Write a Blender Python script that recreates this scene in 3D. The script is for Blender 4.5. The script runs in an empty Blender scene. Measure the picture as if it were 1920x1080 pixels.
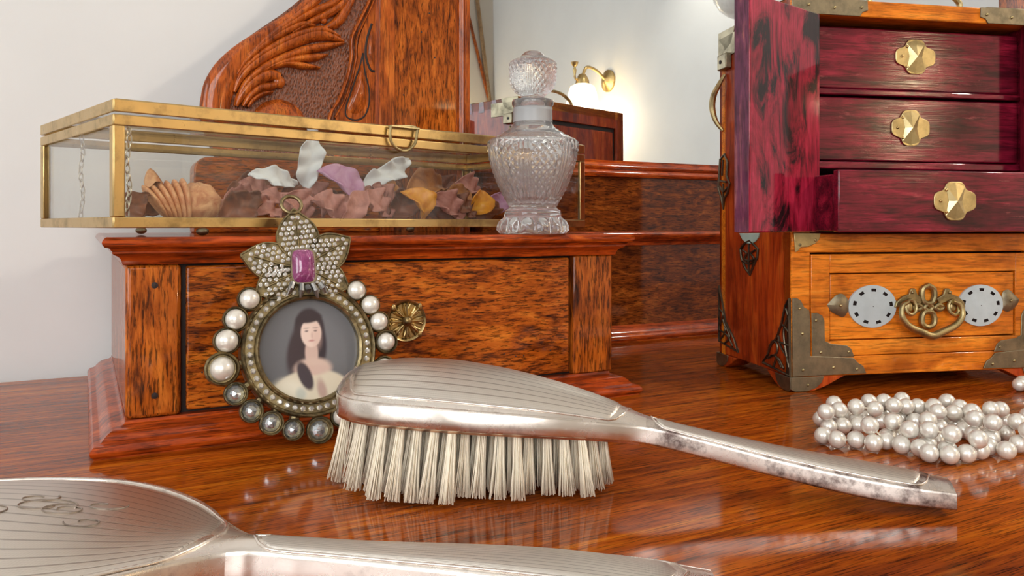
import bpy, math, random
import numpy as np
from mathutils import Vector, Matrix
random.seed(7); np.random.seed(7)
sc = bpy.context.scene
R = math.radians
# ------------------------------------------------------------------ camera, light, exposure
F, CX, HZ, CH = 1510.0, 960.0, 422.0, 0.11           # focal length in px, principal column, horizon row, lens height over the table top
YAW = R(28); CS, SN = math.cos(YAW), math.sin(YAW)
cam_d = bpy.data.cameras.new('camera'); cam = bpy.data.objects.new('camera', cam_d); sc.collection.objects.link(cam)
cam.location = (0, 0, CH); cam.rotation_euler = (R(90), 0, -YAW)
cam_d.sensor_width = 36; cam_d.lens = 36 * F / 1920; cam_d.shift_y = (HZ - 540) / 1920; cam_d.clip_start = 0.01; cam_d.clip_end = 50
sc.camera = cam
w = bpy.data.worlds.new('world'); sc.world = w; w.use_nodes = True
w.node_tree.nodes['Background'].inputs[0].default_value = (0.75, 0.85, 1.0, 1); w.node_tree.nodes['Background'].inputs[1].default_value = 0.6
vs = sc.view_settings; vs.view_transform = 'Standard'; vs.look = 'None'; vs.gamma = 1; vs.use_curve_mapping = False
vs.exposure = -0.4
def area(name, loc, rot, sx, sy, power, col):
    l = bpy.data.lights.new(name, 'AREA'); l.shape = 'RECTANGLE'; l.size = sx; l.size_y = sy; l.energy = power; l.color = col
    o = bpy.data.objects.new(name, l); sc.collection.objects.link(o); o.location = loc; o.rotation_euler = rot; return o
RU0, RU1, RV0, RV1, RZ0, RZ1 = -1.7, 1.47, -1.62, 0.682, -0.75, 1.65      # the room
area('window_daylight', (-0.75, RV0 + 0.03, 0.75), (R(90), 0, 0), 1.15, 1.1, 19, (1.0, 0.985, 0.97))
area('side_window_daylight', (RU0 + 0.03, -0.55, 0.75), (R(90), 0, R(-90)), 1.0, 1.1, 11, (1.0, 0.99, 0.98))
area('bracket_spot_light', (1.40, -0.36, 1.02), (Vector((.25, .45, .1)) - Vector((1.40, -.36, 1.02))).to_track_quat('-Z', 'Y').to_euler(), 0.10, 0.10, 9.5, (1.0, 0.90, 0.76))

# ------------------------------------------------------------------ projection helpers (a pixel seen on a real plane)
def at(px, py, v):
    r = (px - CX) / F; q = (HZ - py) / F; d = v / (CS - r * SN)
    return Vector((d * (r * CS + SN), v, CH + q * d))
def tab(px, py, z=0.0):
    d = (CH - z) * F / (py - HZ); X = (px - CX) / F * d
    return Vector((X * CS + d * SN, -X * SN + d * CS, z))
def cw(X, d): return (X * CS + d * SN, -X * SN + d * CS)

# ------------------------------------------------------------------ mesh builder
class B:
    def __init__(s): s.v = []; s.f = []; s.uv = None
    def add(s, vs, fs):
        n = len(s.v); s.v += [tuple(p) for p in vs]; s.f += [tuple(i + n for i in f) for f in fs]; return s
    def box(s, x0, y0, z0, x1, y1, z1):
        return s.add([(x0,y0,z0),(x1,y0,z0),(x1,y1,z0),(x0,y1,z0),(x0,y0,z1),(x1,y0,z1),(x1,y1,z1),(x0,y1,z1)],
                     [(0,3,2,1),(4,5,6,7),(0,1,5,4),(1,2,6,5),(2,3,7,6),(3,0,4,7)])
    def grid(s, fn, nu, nv, cu=False, cv=False):
        vs = [fn(i / (nu if cu else nu - 1), j / (nv if cv else nv - 1)) for i in range(nu) for j in range(nv)]
        fs = []
        for i in range(nu if cu else nu - 1):
            for j in range(nv if cv else nv - 1):
                a, b = i, (i + 1) % nu; c, d = j, (j + 1) % nv
                fs.append((a*nv+c, b*nv+c, b*nv+d, a*nv+d))
        return s.add(vs, fs)
    def lathe(s, prof, seg=32, M=None, disp=None, cap=True):
        n = len(prof); vs = []; fs = []
        for i, (r, z) in enumerate(prof):
            for k in range(seg):
                a = 2*math.pi*k/seg; rr = r + (disp(a, z, r) if disp else 0)
                vs.append((rr*math.cos(a), rr*math.sin(a), z))
        for i in range(n-1):
            for k in range(seg):
                fs.append((i*seg+k, i*seg+(k+1)%seg, (i+1)*seg+(k+1)%seg, (i+1)*seg+k))
        if cap:
            fs.append(tuple(range(seg))[::-1]); fs.append(tuple((n-1)*seg+k for k in range(seg)))
        if M is not None: vs = [M @ Vector(p) for p in vs]
        return s.add(vs, fs)
    def tube(s, pts, r, seg=8, closed=False, flat=1.0):
        pts = [Vector(p) for p in pts]; n = len(pts); rs = r if isinstance(r, (list, tuple)) else [r]*n
        vs = []; fs = []; up = None
        for i in range(n):
            a = pts[(i-1) % n] if closed or i > 0 else pts[i]; b = pts[(i+1) % n] if closed or i < n-1 else pts[i]
            t = (b-a).normalized()
            if up is None:
                up = Vector((0,0,1)) if abs(t.z) < .9 else Vector((1,0,0))
            x = (up - t*up.dot(t)).normalized(); y = t.cross(x); up = x
            for k in range(seg):
                an = 2*math.pi*k/seg; vs.append(pts[i] + (x*math.cos(an) + y*math.sin(an)*flat)*rs[i])
        for i in range(n if closed else n-1):
            j = (i+1) % n
            for k in range(seg): fs.append((i*seg+k, i*seg+(k+1)%seg, j*seg+(k+1)%seg, j*seg+k))
        if not closed:
            fs.append(tuple(range(seg))[::-1]); fs.append(tuple((n-1)*seg+k for k in range(seg)))
        return s.add(vs, fs)
    def sphere(s, c, r, nu=16, nv=10, sc_=(1,1,1)):
        vs = [(c[0], c[1], c[2]-r*sc_[2])]; fs = []
        for j in range(1, nv):
            ph = -math.pi/2 + math.pi*j/nv
            for i in range(nu):
                a = 2*math.pi*i/nu
                vs.append((c[0]+r*sc_[0]*math.cos(ph)*math.cos(a), c[1]+r*sc_[1]*math.cos(ph)*math.sin(a), c[2]+r*sc_[2]*math.sin(ph)))
        vs.append((c[0], c[1], c[2]+r*sc_[2])); top = len(vs)-1
        for i in range(nu):
            fs.append((0, 1+(i+1)%nu, 1+i)); fs.append((top, 1+(nv-2)*nu+i, 1+(nv-2)*nu+(i+1)%nu))
            for j in range(nv-2): fs.append((1+j*nu+i, 1+j*nu+(i+1)%nu, 1+(j+1)*nu+(i+1)%nu, 1+(j+1)*nu+i))
        return s.add(vs, fs)
    def prism(s, poly, t0, t1, f):
        n = len(poly)
        vs = [f(a, b, t0) for a, b in poly] + [f(a, b, t1) for a, b in poly]
        fs = [tuple(range(n)), tuple(range(2*n-1, n-1, -1))] + [(i, (i+1)%n, n+(i+1)%n, n+i) for i in range(n)]
        return s.add(vs, fs)
    def dome(s, poly, t0, t1, f, rings=4, pw=2.0, c=None):
        """polygon that swells from t0 at its outline to t1 at its middle"""
        n = len(poly); cx, cy = c if c else (sum(p[0] for p in poly)/n, sum(p[1] for p in poly)/n); vs = []; fs = []
        for k in range(rings):
            q = 1 - k/rings
            h = t0 + (t1-t0)*(1-q**pw)
            vs += [f(cx+(a-cx)*q, cy+(b-cy)*q, h) for a, b in poly]
        vs.append(f(cx, cy, t1))
        for k in range(rings-1):
            fs += [(k*n+i, k*n+(i+1)%n, (k+1)*n+(i+1)%n, (k+1)*n+i) for i in range(n)]
        fs += [((rings-1)*n+i, (rings-1)*n+(i+1)%n, rings*n) for i in range(n)]
        return s.add(vs, fs)
    def ridge(s, path, wid, h, t0, f, seg=8, sgn=-1):
        """raised rounded rib along a 2D path lying on the surface t=t0"""
        n = len(path); vs = []; fs = []
        for i, (a, b) in enumerate(path):
            p0 = path[max(i-1,0)]; p1 = path[min(i+1,n-1)]
            tx, ty = p1[0]-p0[0], p1[1]-p0[1]; L = math.hypot(tx,ty) or 1; nx, ny = -ty/L, tx/L
            hh = h[i] if isinstance(h,(list,tuple)) else h
            for k in range(seg+1):
                an = math.pi*k/seg
                vs.append(f(a+nx*wid[i]*math.cos(an), b+ny*wid[i]*math.cos(an), t0+sgn*hh*math.sin(an)))
        m = seg+1
        for i in range(n-1):
            for k in range(seg): fs.append((i*m+k, (i+1)*m+k, (i+1)*m+k+1, i*m+k+1))
        return s.add(vs, fs)
    def mesh(s, name):
        import bmesh
        me = bpy.data.meshes.new(name); me.from_pydata(s.v, [], s.f)
        if s.uv:
            lay = me.uv_layers.new(name='UVMap')
            for l in me.loops: lay.data[l.index].uv = s.uv[l.vertex_index]
        bm = bmesh.new(); bm.from_mesh(me); bmesh.ops.recalc_face_normals(bm, faces=bm.faces); bm.to_mesh(me); bm.free()
        return me
    def mk(s, name, mat, parent=None, bevel=0, ang=38, loc=None, rot=None):
        me = s.mesh(name); return link(name, me, mat, parent, bevel, ang, loc, rot)
def link(name, me, mat, parent=None, bevel=0, ang=38, loc=None, rot=None):
    if me.polygons and not me.get('done'):
        me.polygons.foreach_set('use_smooth', [True]*len(me.polygons)); me.set_sharp_from_angle(angle=R(ang)); me['done'] = 1
    if mat and not me.materials: me.materials.append(mat)
    o = bpy.data.objects.new(name, me); sc.collection.objects.link(o)
    if parent: o.parent = parent
    if loc is not None: o.location = loc
    if rot is not None: o.rotation_euler = rot
    if bevel:
        m = o.modifiers.new('edge', 'BEVEL'); m.width = bevel; m.segments = 2; m.limit_method = 'ANGLE'; m.angle_limit = R(30)
    return o
def tag(o, label, cat, group=None):
    o['label'] = label; o['category'] = cat
    if group: o['group'] = group
    return o
def thing(name, label, cat, loc=(0,0,0), rot=(0,0,0), group=None):
    o = bpy.data.objects.new(name, None); sc.collection.objects.link(o); o.location = loc; o.rotation_euler = rot
    o.empty_display_size = .02
    return tag(o, label, cat, group)
def struct(o): o['kind'] = 'structure'; return o
def spline(pts, n):
    """Catmull-Rom through points, n samples"""
    P = [Vector(p) for p in pts]; m = len(P)-1; out = []
    for k in range(n):
        x = k/(n-1)*m; i = min(int(x), m-1); t = x-i
        p0, p1, p2, p3 = P[max(i-1,0)], P[i], P[i+1], P[min(i+2,m)]
        out.append(0.5*((2*p1)+(p2-p0)*t+(2*p0-5*p1+4*p2-p3)*t*t+(3*p1-p0-3*p2+p3)*t**3))
    return out
def sp2(pts, n): return [(p.x, p.y) for p in spline([(a, b, 0) for a, b in pts], n)]
def herm(xs, ys):
    xs = np.array(xs, float); ys = np.array(ys, float); d = np.gradient(ys, xs)
    def g(x):
        x = min(max(x, xs[0]), xs[-1]); i = int(min(max(np.searchsorted(xs, x)-1, 0), len(xs)-2)); h = xs[i+1]-xs[i]; t = (x-xs[i])/h
        return float((2*t**3-3*t*t+1)*ys[i]+(t**3-2*t*t+t)*h*d[i]+(-2*t**3+3*t*t)*ys[i+1]+(t**3-t*t)*h*d[i+1])
    return g

# ------------------------------------------------------------------ materials
def mat(name):
    m = bpy.data.materials.new(name); m.use_nodes = True; nt = m.node_tree
    return m, nt, nt.nodes['Principled BSDF']
def N(nt, t, **kw):
    n = nt.nodes.new(t)
    for k, v in kw.items():
        if k in n.inputs: n.inputs[k].default_value = v
        else: setattr(n, k, v)
    return n
def ramp(nt, src, stops, interp='LINEAR'):
    r = nt.nodes.new('ShaderNodeValToRGB'); e = r.color_ramp.elements; r.color_ramp.interpolation = interp
    while len(e) < len(stops): e.new(0.5)
    for i, (p, c) in enumerate(stops):
        e[i].position = p; e[i].color = (c, c, c, 1) if isinstance(c, (int, float)) else (*c, 1)
    nt.links.new(src, r.inputs[0]); return r.outputs[0]
def noise(nt, vec, scale, detail=4, rough=.55, dist=0.0):
    n = N(nt, 'ShaderNodeTexNoise', Scale=scale, Detail=detail, Roughness=rough, Distortion=dist)
    nt.links.new(vec, n.inputs['Vector']); return n.outputs['Fac']
def mapping(nt, scale, rot=(0,0,0), coord='Object'):
    tc = nt.nodes.new('ShaderNodeTexCoord'); mp = nt.nodes.new('ShaderNodeMapping')
    mp.inputs['Scale'].default_value = scale; mp.inputs['Rotation'].default_value = rot
    nt.links.new(tc.outputs[coord], mp.inputs['Vector']); return mp.outputs['Vector']
def mix(nt, a, b, fac, mode='MIX'):
    n = nt.nodes.new('ShaderNodeMix'); n.data_type = 'RGBA'; n.blend_type = mode
    for s, k in ((fac, 0), (a, 6), (b, 7)):
        if isinstance(s, (int, float)): n.inputs[k].default_value = s
        elif isinstance(s, tuple): n.inputs[k].default_value = (*s, 1)
        else: nt.links.new(s, n.inputs[k])
    return n.outputs[2]
def bump(nt, b, h, st, dist=.001):
    n = N(nt, 'ShaderNodeBump', Strength=st, Distance=dist); nt.links.new(h, n.inputs['Height']); nt.links.new(n.outputs[0], b.inputs['Normal'])
def solid(name, col, rough=.4, metal=0, coat=0, spec=.5, var=0.12, vs_=60, bmp=0, trans=0):
    m, nt, b = mat(name)
    v = noise(nt, mapping(nt, (1,1,1)), vs_, 5)
    c = ramp(nt, v, [(.3, tuple(x*(1-var) for x in col)), (.7, tuple(min(1, x*(1+var)) for x in col))])
    nt.links.new(c, b.inputs['Base Color'])
    b.inputs['Roughness'].default_value = rough; b.inputs['Metallic'].default_value = metal
    b.inputs['Coat Weight'].default_value = coat; b.inputs['Specular IOR Level'].default_value = spec; b.inputs['Coat Roughness'].default_value = .08
    if trans: b.inputs['Transmission Weight'].default_value = trans
    if bmp: bump(nt, b, v, bmp, .0006)
    return m
def wood(name, dark, mid, light, axis='X', fig=(18, 75), rough=.34, coat=.6, pore=.6, pores=(70, 900), blot=26, wear=None, coat_r=.06, contrast=(.32,.52,.72), dist=1.2, spec=.2, brush=0):
    """figured hardwood: broad figure, short dark pores, clear polish; fig and pores are features per metre along and across the grain"""
    m, nt, b = mat(name)
    def ax(a, c): return {'X': (a, c, c), 'Y': (c, a, c), 'Z': (c, c, a)}[axis]
    n1 = noise(nt, mapping(nt, ax(*fig)), 1.0, 7, .62, dist)
    base = ramp(nt, n1, [(contrast[0], dark), (contrast[1], mid), (contrast[2], light)])
    n2 = noise(nt, mapping(nt, ax(*pores)), 1.0, 3, .6, .3)
    pr = ramp(nt, n2, [(.38, 1.0-pore), (.50, 1.0)])
    col = mix(nt, base, pr, 1.0, 'MULTIPLY')
    n3 = noise(nt, mapping(nt, (1,1,1)), blot, 5, .62)
    col = mix(nt, col, mix(nt, col, (.42,.34,.32), 1.0, 'MULTIPLY'), ramp(nt, n3, [(.48, 0.0), (.70, .8)]))
    if wear: col = mix(nt, col, wear, ramp(nt, noise(nt, mapping(nt, ax(30, 160)), 1.0, 7, .72), [(.60, 0.0), (.74, .7)]))
    nt.links.new(col, b.inputs['Base Color'])
    b.inputs['Coat Weight'].default_value = coat; b.inputs['Coat Roughness'].default_value = coat_r; b.inputs['Specular IOR Level'].default_value = spec
    nt.links.new(ramp(nt, n3, [(.3, rough), (.8, min(1, rough+.15))]), b.inputs['Roughness'])
    bump(nt, b, n2, .25, .0004)
    if brush:
        sc_n = noise(nt, mapping(nt, ax(9, 2600)), 1.0, 2, .5); bn = N(nt, 'ShaderNodeBump', Strength=brush, Distance=.0006); nt.links.new(sc_n, bn.inputs['Height']); nt.links.new(bn.outputs[0], b.inputs['Coat Normal'])
    return m
def metal(name, col, dark, rough=.3, amt=(.50,.68), scale=70, bmp=.15, rvar=.15):
    m, nt, b = mat(name)
    v = mapping(nt, (1,1,1)); n = noise(nt, v, scale, 8, .68)
    f = ramp(nt, n, [(amt[0], 0.0), (amt[1], 1.0)])
    nt.links.new(mix(nt, col, dark, f), b.inputs['Base Color'])
    nt.links.new(ramp(nt, n, [(.35, rough), (.75, min(1, rough+rvar))]), b.inputs['Roughness'])
    b.inputs['Metallic'].default_value = 1
    if bmp: bump(nt, b, noise(nt, v, scale*2.5, 4), bmp, .0003)
    return m
M = {}
M['wall'] = solid('wall_plaster', (.74,.735,.725), .85, var=.03, vs_=7, bmp=.05)
M['cream'] = solid('cream_plaster', (.62,.56,.48), .85, var=.03, vs_=7)
M['ceiling'] = solid('ceiling_paint', (.82,.82,.80), .9, var=.02)
M['floor'] = wood('floor_boards', (.10,.05,.025), (.2,.11,.055), (.3,.17,.09), 'Y', (3, 30), .5, .2)
M['table'] = wood('tabletop_mahogany', (.16,.026,.0012), (.42,.082,.0035), (.66,.19,.010), 'X', (7, 120), .5, .72, .70, (60, 1200), 9, coat_r=.09, spec=.03)
M['mah_x'] = wood('mahogany_along', (.10,.016,.0020), (.44,.090,.006), (.70,.20,.018), 'X', (34, 190), .45, .6, .75, (170, 1100), 22, spec=.06, contrast=(.34,.50,.70))
M['mah_z'] = wood('mahogany_upright', (.10,.018,.003), (.44,.095,.008), (.68,.19,.022), 'Z', (26, 150), .45, .6, .75, (110, 1000), 24, spec=.06, contrast=(.34,.50,.70))
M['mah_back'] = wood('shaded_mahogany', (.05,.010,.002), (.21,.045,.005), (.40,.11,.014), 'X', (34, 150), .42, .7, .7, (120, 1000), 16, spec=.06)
M['mould'] = wood('red_moulding', (.15,.018,.002), (.46,.062,.005), (.70,.14,.012), 'X', (24, 90), .40, .7, .6, (60, 900), 40, spec=.1)
M['carve'] = wood('carved_mahogany', (.16,.028,.004), (.46,.092,.009), (.66,.18,.024), 'Z', (20, 110), .38, .6, .55, (70, 900), 28, spec=.1)
m, nt, b = mat('stippled_ground'); M['stipple'] = m
vor = N(nt, 'ShaderNodeTexVoronoi', Scale=800.0); nt.links.new(mapping(nt, (1,1,.45)), vor.inputs['Vector'])
nt.links.new(ramp(nt, vor.outputs['Distance'], [(.08, (.04,.012,.005)), (.55, (.20,.050,.012))]), b.inputs['Base Color']); b.inputs['Roughness'].default_value = .4
bump(nt, b, vor.outputs['Distance'], .8, .0012)
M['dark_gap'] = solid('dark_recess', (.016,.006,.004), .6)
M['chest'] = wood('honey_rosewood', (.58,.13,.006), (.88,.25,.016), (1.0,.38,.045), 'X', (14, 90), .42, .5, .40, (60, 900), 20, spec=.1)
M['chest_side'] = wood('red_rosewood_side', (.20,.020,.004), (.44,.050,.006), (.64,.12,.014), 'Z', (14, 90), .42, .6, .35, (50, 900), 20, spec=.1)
M['burg'] = wood('burgundy_lacquer', (.040,.002,.007), (.18,.005,.021), (.36,.016,.045), 'X', (14, 90), .36, 1.0, .5, (50, 800), 30, wear=(.45,.09,.10), spec=.1, brush=.08)
M['burg_door'] = wood('burgundy_door', (.012,.002,.004), (.30,.008,.030), (.52,.025,.070), 'Z', (22, 60), .36, .8, .45, (40, 1000), 32, contrast=(.41,.51,.68), spec=.1)
M['burg_edge'] = wood('burgundy_edge', (.09,.020,.05), (.16,.035,.075), (.45,.14,.12), 'Z', (20, 120), .4, .5, .4, (60, 800), 40, contrast=(.35,.55,.75))
M['brass'] = metal('polished_brass', (.60,.42,.18), (.30,.21,.09), .27, (.50,.72), 60, .06)
M['brass_dull'] = metal('aged_brass', (.50,.40,.20), (.16,.13,.07), .38, (.42,.72), 90, .25)
M['bronze'] = metal('pewter_bronze', (.33,.28,.19), (.13,.11,.075), .42, (.40,.75), 80, .3)
M['plate'] = metal('drawer_plate_brass', (.68,.55,.28), (.35,.27,.13), .30, (.45,.75), 60, .2)
M['filigree'] = metal('dark_filigree', (.16,.13,.09), (.05,.04,.03), .4)
M['antique'] = metal('antique_gold', (.36,.28,.145), (.10,.08,.048), .36, (.40,.65), 170, .3)
M['antique_bright'] = metal('gilt_rosette', (.62,.45,.20), (.16,.11,.05), .3, (.42,.68), 170, .3)
M['silver'] = metal('worn_silver', (.82,.755,.69), (.36,.29,.26), .2, (.56,.74), 55, .04, .2)
M['silver_t'] = metal('tarnished_silver', (.70,.63,.575), (.15,.11,.10), .24, (.47,.62), 85, .06, .25)
M['steel'] = metal('gunmetal', (.36,.35,.34), (.12,.12,.12), .3)
m, nt, b = mat('engine_turned_silver'); M['engrave'] = m
b.inputs['Metallic'].default_value = 1; b.inputs['Roughness'].default_value = .34
vec = mapping(nt, (1,1,1), coord='UV')
w1 = N(nt, 'ShaderNodeTexWave', Scale=1.25, wave_type='BANDS', bands_direction='X', wave_profile='TRI'); nt.links.new(vec, w1.inputs['Vector'])
w2 = N(nt, 'ShaderNodeTexWave', Scale=6.2, wave_type='BANDS', bands_direction='X'); nt.links.new(vec, w2.inputs['Vector'])
w3 = N(nt, 'ShaderNodeTexWave', Scale=330.0, wave_type='BANDS', bands_direction='Y'); nt.links.new(vec, w3.inputs['Vector'])
deep = ramp(nt, w1.outputs['Fac'], [(.0, 0.0), (.22, 1.0)])
nt.links.new(mix(nt, (.34,.29,.25), (.72,.665,.60), deep), b.inputs['Base Color'])
hh = mix(nt, mix(nt, w2.outputs['Fac'], w3.outputs['Fac'], .35), deep, .6)
bump(nt, b, hh, .30, .00035)
M['copper'] = metal('copper_edge', (.70,.42,.28), (.35,.18,.10), .3)
M['bristle'] = solid('ivory_bristle', (.95,.86,.68), .5, var=.05, vs_=300)
M['brushbed'] = solid('bristle_bed', (.42,.26,.14), .5)
m, nt, b = mat('pearl_nacre'); M['pearl'] = m
nt.links.new(ramp(nt, noise(nt, mapping(nt, (1,1,1)), 300, 3), [(.3, (.74,.70,.625)), (.7, (.87,.83,.75))]), b.inputs['Base Color'])
b.inputs['Roughness'].default_value = .28; b.inputs['Coat Weight'].default_value = .8; b.inputs['Coat Roughness'].default_value = .12; b.inputs['Specular IOR Level'].default_value = .7
b.inputs['Metallic'].default_value = .35
M['strass'] = solid('clear_rhinestone', (.80,.79,.77), .10, metal=.7, coat=1, var=.15, vs_=700)
M['mirrorgem'] = solid('foil_backed_gem', (.58,.63,.68), .08, metal=.8, coat=1, var=.5, vs_=260)
m, nt, b = mat('purple_cabochon'); M['gem'] = m
nt.links.new(ramp(nt, noise(nt, mapping(nt, (1,1,.4)), 190, 6, .7, 2.0), [(.3, (.09,.010,.045)), (.55, (.27,.045,.16)), (.75, (.55,.25,.42))]), b.inputs['Base Color'])
b.inputs['Roughness'].default_value = .15; b.inputs['Coat Weight'].default_value = 1; b.inputs['Coat Roughness'].default_value = .05
M['jade'] = solid('pale_jade', (.50,.565,.585), .35, coat=.3, var=.06, vs_=120)
M['jade_green'] = solid('green_jade', (.42,.56,.50), .35, coat=.3)
def glass(name, ior=1.45, rough=0.0, col=(1,1,1), tw=1.0):
    m, nt, b = mat(name); b.inputs['Transmission Weight'].default_value = tw; b.inputs['IOR'].default_value = ior
    b.inputs['Roughness'].default_value = rough; b.inputs['Base Color'].default_value = (*col, 1); return m
M['crystal'] = glass('pressed_glass', 1.47, .025, (.97,.97,.975), .91); M['frost'] = glass('frosted_glass', 1.45, .35, (.70,.71,.72), .55)
m, nt, b = mat('thin_pane_glass'); M['pane'] = m
nt.nodes.remove(b); out = nt.nodes['Material Output']
tr = N(nt, 'ShaderNodeBsdfTransparent', Color=(.95,.96,.95,1)); gl = N(nt, 'ShaderNodeBsdfGlossy', Roughness=.01); fr = N(nt, 'ShaderNodeFresnel')
ge = nt.nodes.new('ShaderNodeNewGeometry'); io = N(nt, 'ShaderNodeMath', operation='MULTIPLY_ADD'); nt.links.new(ge.outputs['Backfacing'], io.inputs[0]); io.inputs[1].default_value = 1/1.5-1.5; io.inputs[2].default_value = 1.5; nt.links.new(io.outputs[0], fr.inputs['IOR'])
mx = nt.nodes.new('ShaderNodeMixShader'); nt.links.new(fr.outputs[0], mx.inputs[0]); nt.links.new(tr.outputs[0], mx.inputs[1]); nt.links.new(gl.outputs[0], mx.inputs[2]); nt.links.new(mx.outputs[0], out.inputs[0])
m, nt, b = mat('mirror_silvering'); M['mirror'] = m
b.inputs['Metallic'].default_value = 1; b.inputs['Roughness'].default_value = .012; b.inputs['Base Color'].default_value = (.86,.925,.95,1)
m, nt, b = mat('lit_lamp_glass'); M['lampglass'] = m
b.inputs['Base Color'].default_value = (.9,.85,.75,1); b.inputs['Emission Color'].default_value = (1,.70,.36,1); b.inputs['Emission Strength'].default_value = 13
m, nt, b = mat('window_daylight_pane'); M['skypane'] = m
b.inputs['Base Color'].default_value = (.9,.95,1,1); b.inputs['Emission Color'].default_value = (.9,.96,1,1); b.inputs['Emission Strength'].default_value = 3.0
M['paint'] = solid('white_gloss_paint', (.8,.8,.78), .3, var=.03)

# ------------------------------------------------------------------ the room
struct(B().box(RU0-.1, RV1, RZ0, RU1+.1, RV1+.1, RZ1).mk('wall_back', M['wall']))
struct(B().box(RU1, RV0-.1, RZ0, RU1+.1, RV1, RZ1).mk('wall_right', M['wall']))
struct(B().box(RU0-.1, RV0-.1, RZ0-.1, RU1+.1, RV1+.1, RZ0).mk('floor', M['floor']))
struct(B().box(RU0-.1, RV0-.1, RZ1, RU1+.1, RV1+.1, RZ1+.1).mk('ceiling', M['ceiling']))
def wall_with_hole(name, f, a0, a1, ha0, ha1, hz0, hz1, m_):
    b_ = B()
    for (p, q, z0, z1) in ((a0, ha0, RZ0, RZ1), (ha1, a1, RZ0, RZ1), (ha0, ha1, RZ0, hz0), (ha0, ha1, hz1, RZ1)):
        x0, y0, x1, y1 = f(p, q); b_.box(x0, y0, z0, x1, y1, z1)
    return struct(b_.mk(name, m_))
wall_with_hole('wall_front', lambda p, q: (p, RV0-.1, q, RV0), RU0, RU1, -1.35, -.15, .18, 1.32, M['cream'])
wall_with_hole('wall_left', lambda p, q: (RU0-.1, p, RU0, q), RV0, RV1, -1.08, -.02, .18, 1.32, M['wall'])
def window(name, f):
    e = bpy.data.objects.new(name, None); sc.collection.objects.link(e); struct(e)
    fr_, pn = B(), B()
    f(fr_, pn); fr_.mk('window_frame', M['paint'], e, .004); pn.mk('window_pane', M['skypane'], e)
def wf(fr_, pn):
    for (x0,z0,x1,z1) in ((-1.35,.18,-1.30,1.32),(-.20,.18,-.15,1.32),(-1.35,.18,-.15,.23),(-1.35,1.27,-.15,1.32),(-.77,.18,-.73,1.32),(-1.35,.73,-.15,.77)): fr_.box(x0,RV0-.08,z0,x1,RV0-.03,z1)
    pn.box(-1.35,RV0-.099,.18,-.15,RV0-.09,1.32)
def wl(fr_, pn):
    for (y0,z0,y1,z1) in ((-1.08,.18,-1.03,1.32),(-.07,.18,-.02,1.32),(-1.08,.18,-.02,.23),(-1.08,1.27,-.02,1.32),(-.57,.18,-.53,1.32),(-1.08,.73,-.02,.77)): fr_.box(RU0-.08,y0,z0,RU0-.03,y1,z1)
    pn.box(RU0-.099,-1.08,.18,RU0-.09,-.02,1.32)
window('window_1', wf); window('window_2', wl)
struct(B().box(RU0, RV1-.012, RZ0, RU1, RV1, RZ0+.14).mk('baseboard_back', M['paint'], None, .003))
# slanted timber strips by the far corner, seen in the looking glass
M['tan'] = wood('tan_timber', (.20,.11,.05), (.38,.24,.12), (.5,.34,.19), 'Z', (6, 60), .5, .1)
tr_ = B().tube([(RU1-.012, RV0+.012, .55), (RU1-.088, RV0+.012, 1.12)], .009, 6).mk('trim_1', M['tan']); struct(tr_)
tr_ = B().tube([(RU1-.010, RV0+.01, .58), (RU1-.155, RV0+.01, 1.12)], .007, 6).mk('trim_2', M['mah_z']); struct(tr_)

# ------------------------------------------------------------------ wall lamp (seen in the looking glass)
def wall_lamp(loc, rz, label):
    lamp = thing('wall_lamp', label, 'lamp', loc, (0, 0, rz)); dx = .10
    b_ = B(); b_.lathe([(.001,0),(.035,0),(.035,.006),(.022,.012),(.010,.018),(.001,.02)], 24, Matrix.Translation((dx,0,.055)) @ Matrix.Rotation(R(-90),4,'Y')); b_.mk('wall_plate', M['brass'], lamp)
    B().tube(spline([(dx-.01,0,.055),(dx-.05,0,.085),(dx-.085,0,.09),(0,0,.055)], 14), .005, 8).mk('arm', M['brass'], lamp)
    B().lathe([(.004,.07),(.012,.066),(.020,.050),(.022,.036)], 20).mk('shade_holder', M['brass'], lamp)
    B().lathe([(.012,.115),(.009,.105),(.003,.10),(.006,.09),(.003,.075),(.004,.068)], 14, Matrix.Translation((-.028,0,-.012))).mk('finial', M['brass'], lamp)
    B().tube(spline([(-.028,0,.060),(-.024,0,.050),(-.012,0,.056),(0,0,.062)], 10), .003, 8).mk('finial_scroll', M['brass'], lamp)
    B().lathe([(.022,.036),(.037,.028),(.043,.010),(.047,-.012),(.055,-.036),(.053,-.036),(.045,-.012),(.041,.010),(.035,.026),(.020,.034)], 32, cap=False).mk('shade', M['lampglass'], lamp)
    B().sphere((0,0,-.004), .017, 14, 10).mk('bulb', M['lampglass'], lamp)
    pl = bpy.data.lights.new('lamp_bulb_light', 'POINT'); pl.energy = 2; pl.color = (1,.80,.55); pl.shadow_soft_size = .03
    po = bpy.data.objects.new('lamp_bulb_light', pl); sc.collection.objects.link(po); po.location = (loc[0], loc[1], loc[2]-.05)
wall_lamp((1.37, -.806, .527), 0, 'lit brass wall lamp with bell shade, seen in the dressing mirror')
wall_lamp((1.205, RV0+.10, .527), R(-90), 'lit brass wall lamp on the opposite wall, hidden behind the mirror post')

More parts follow.
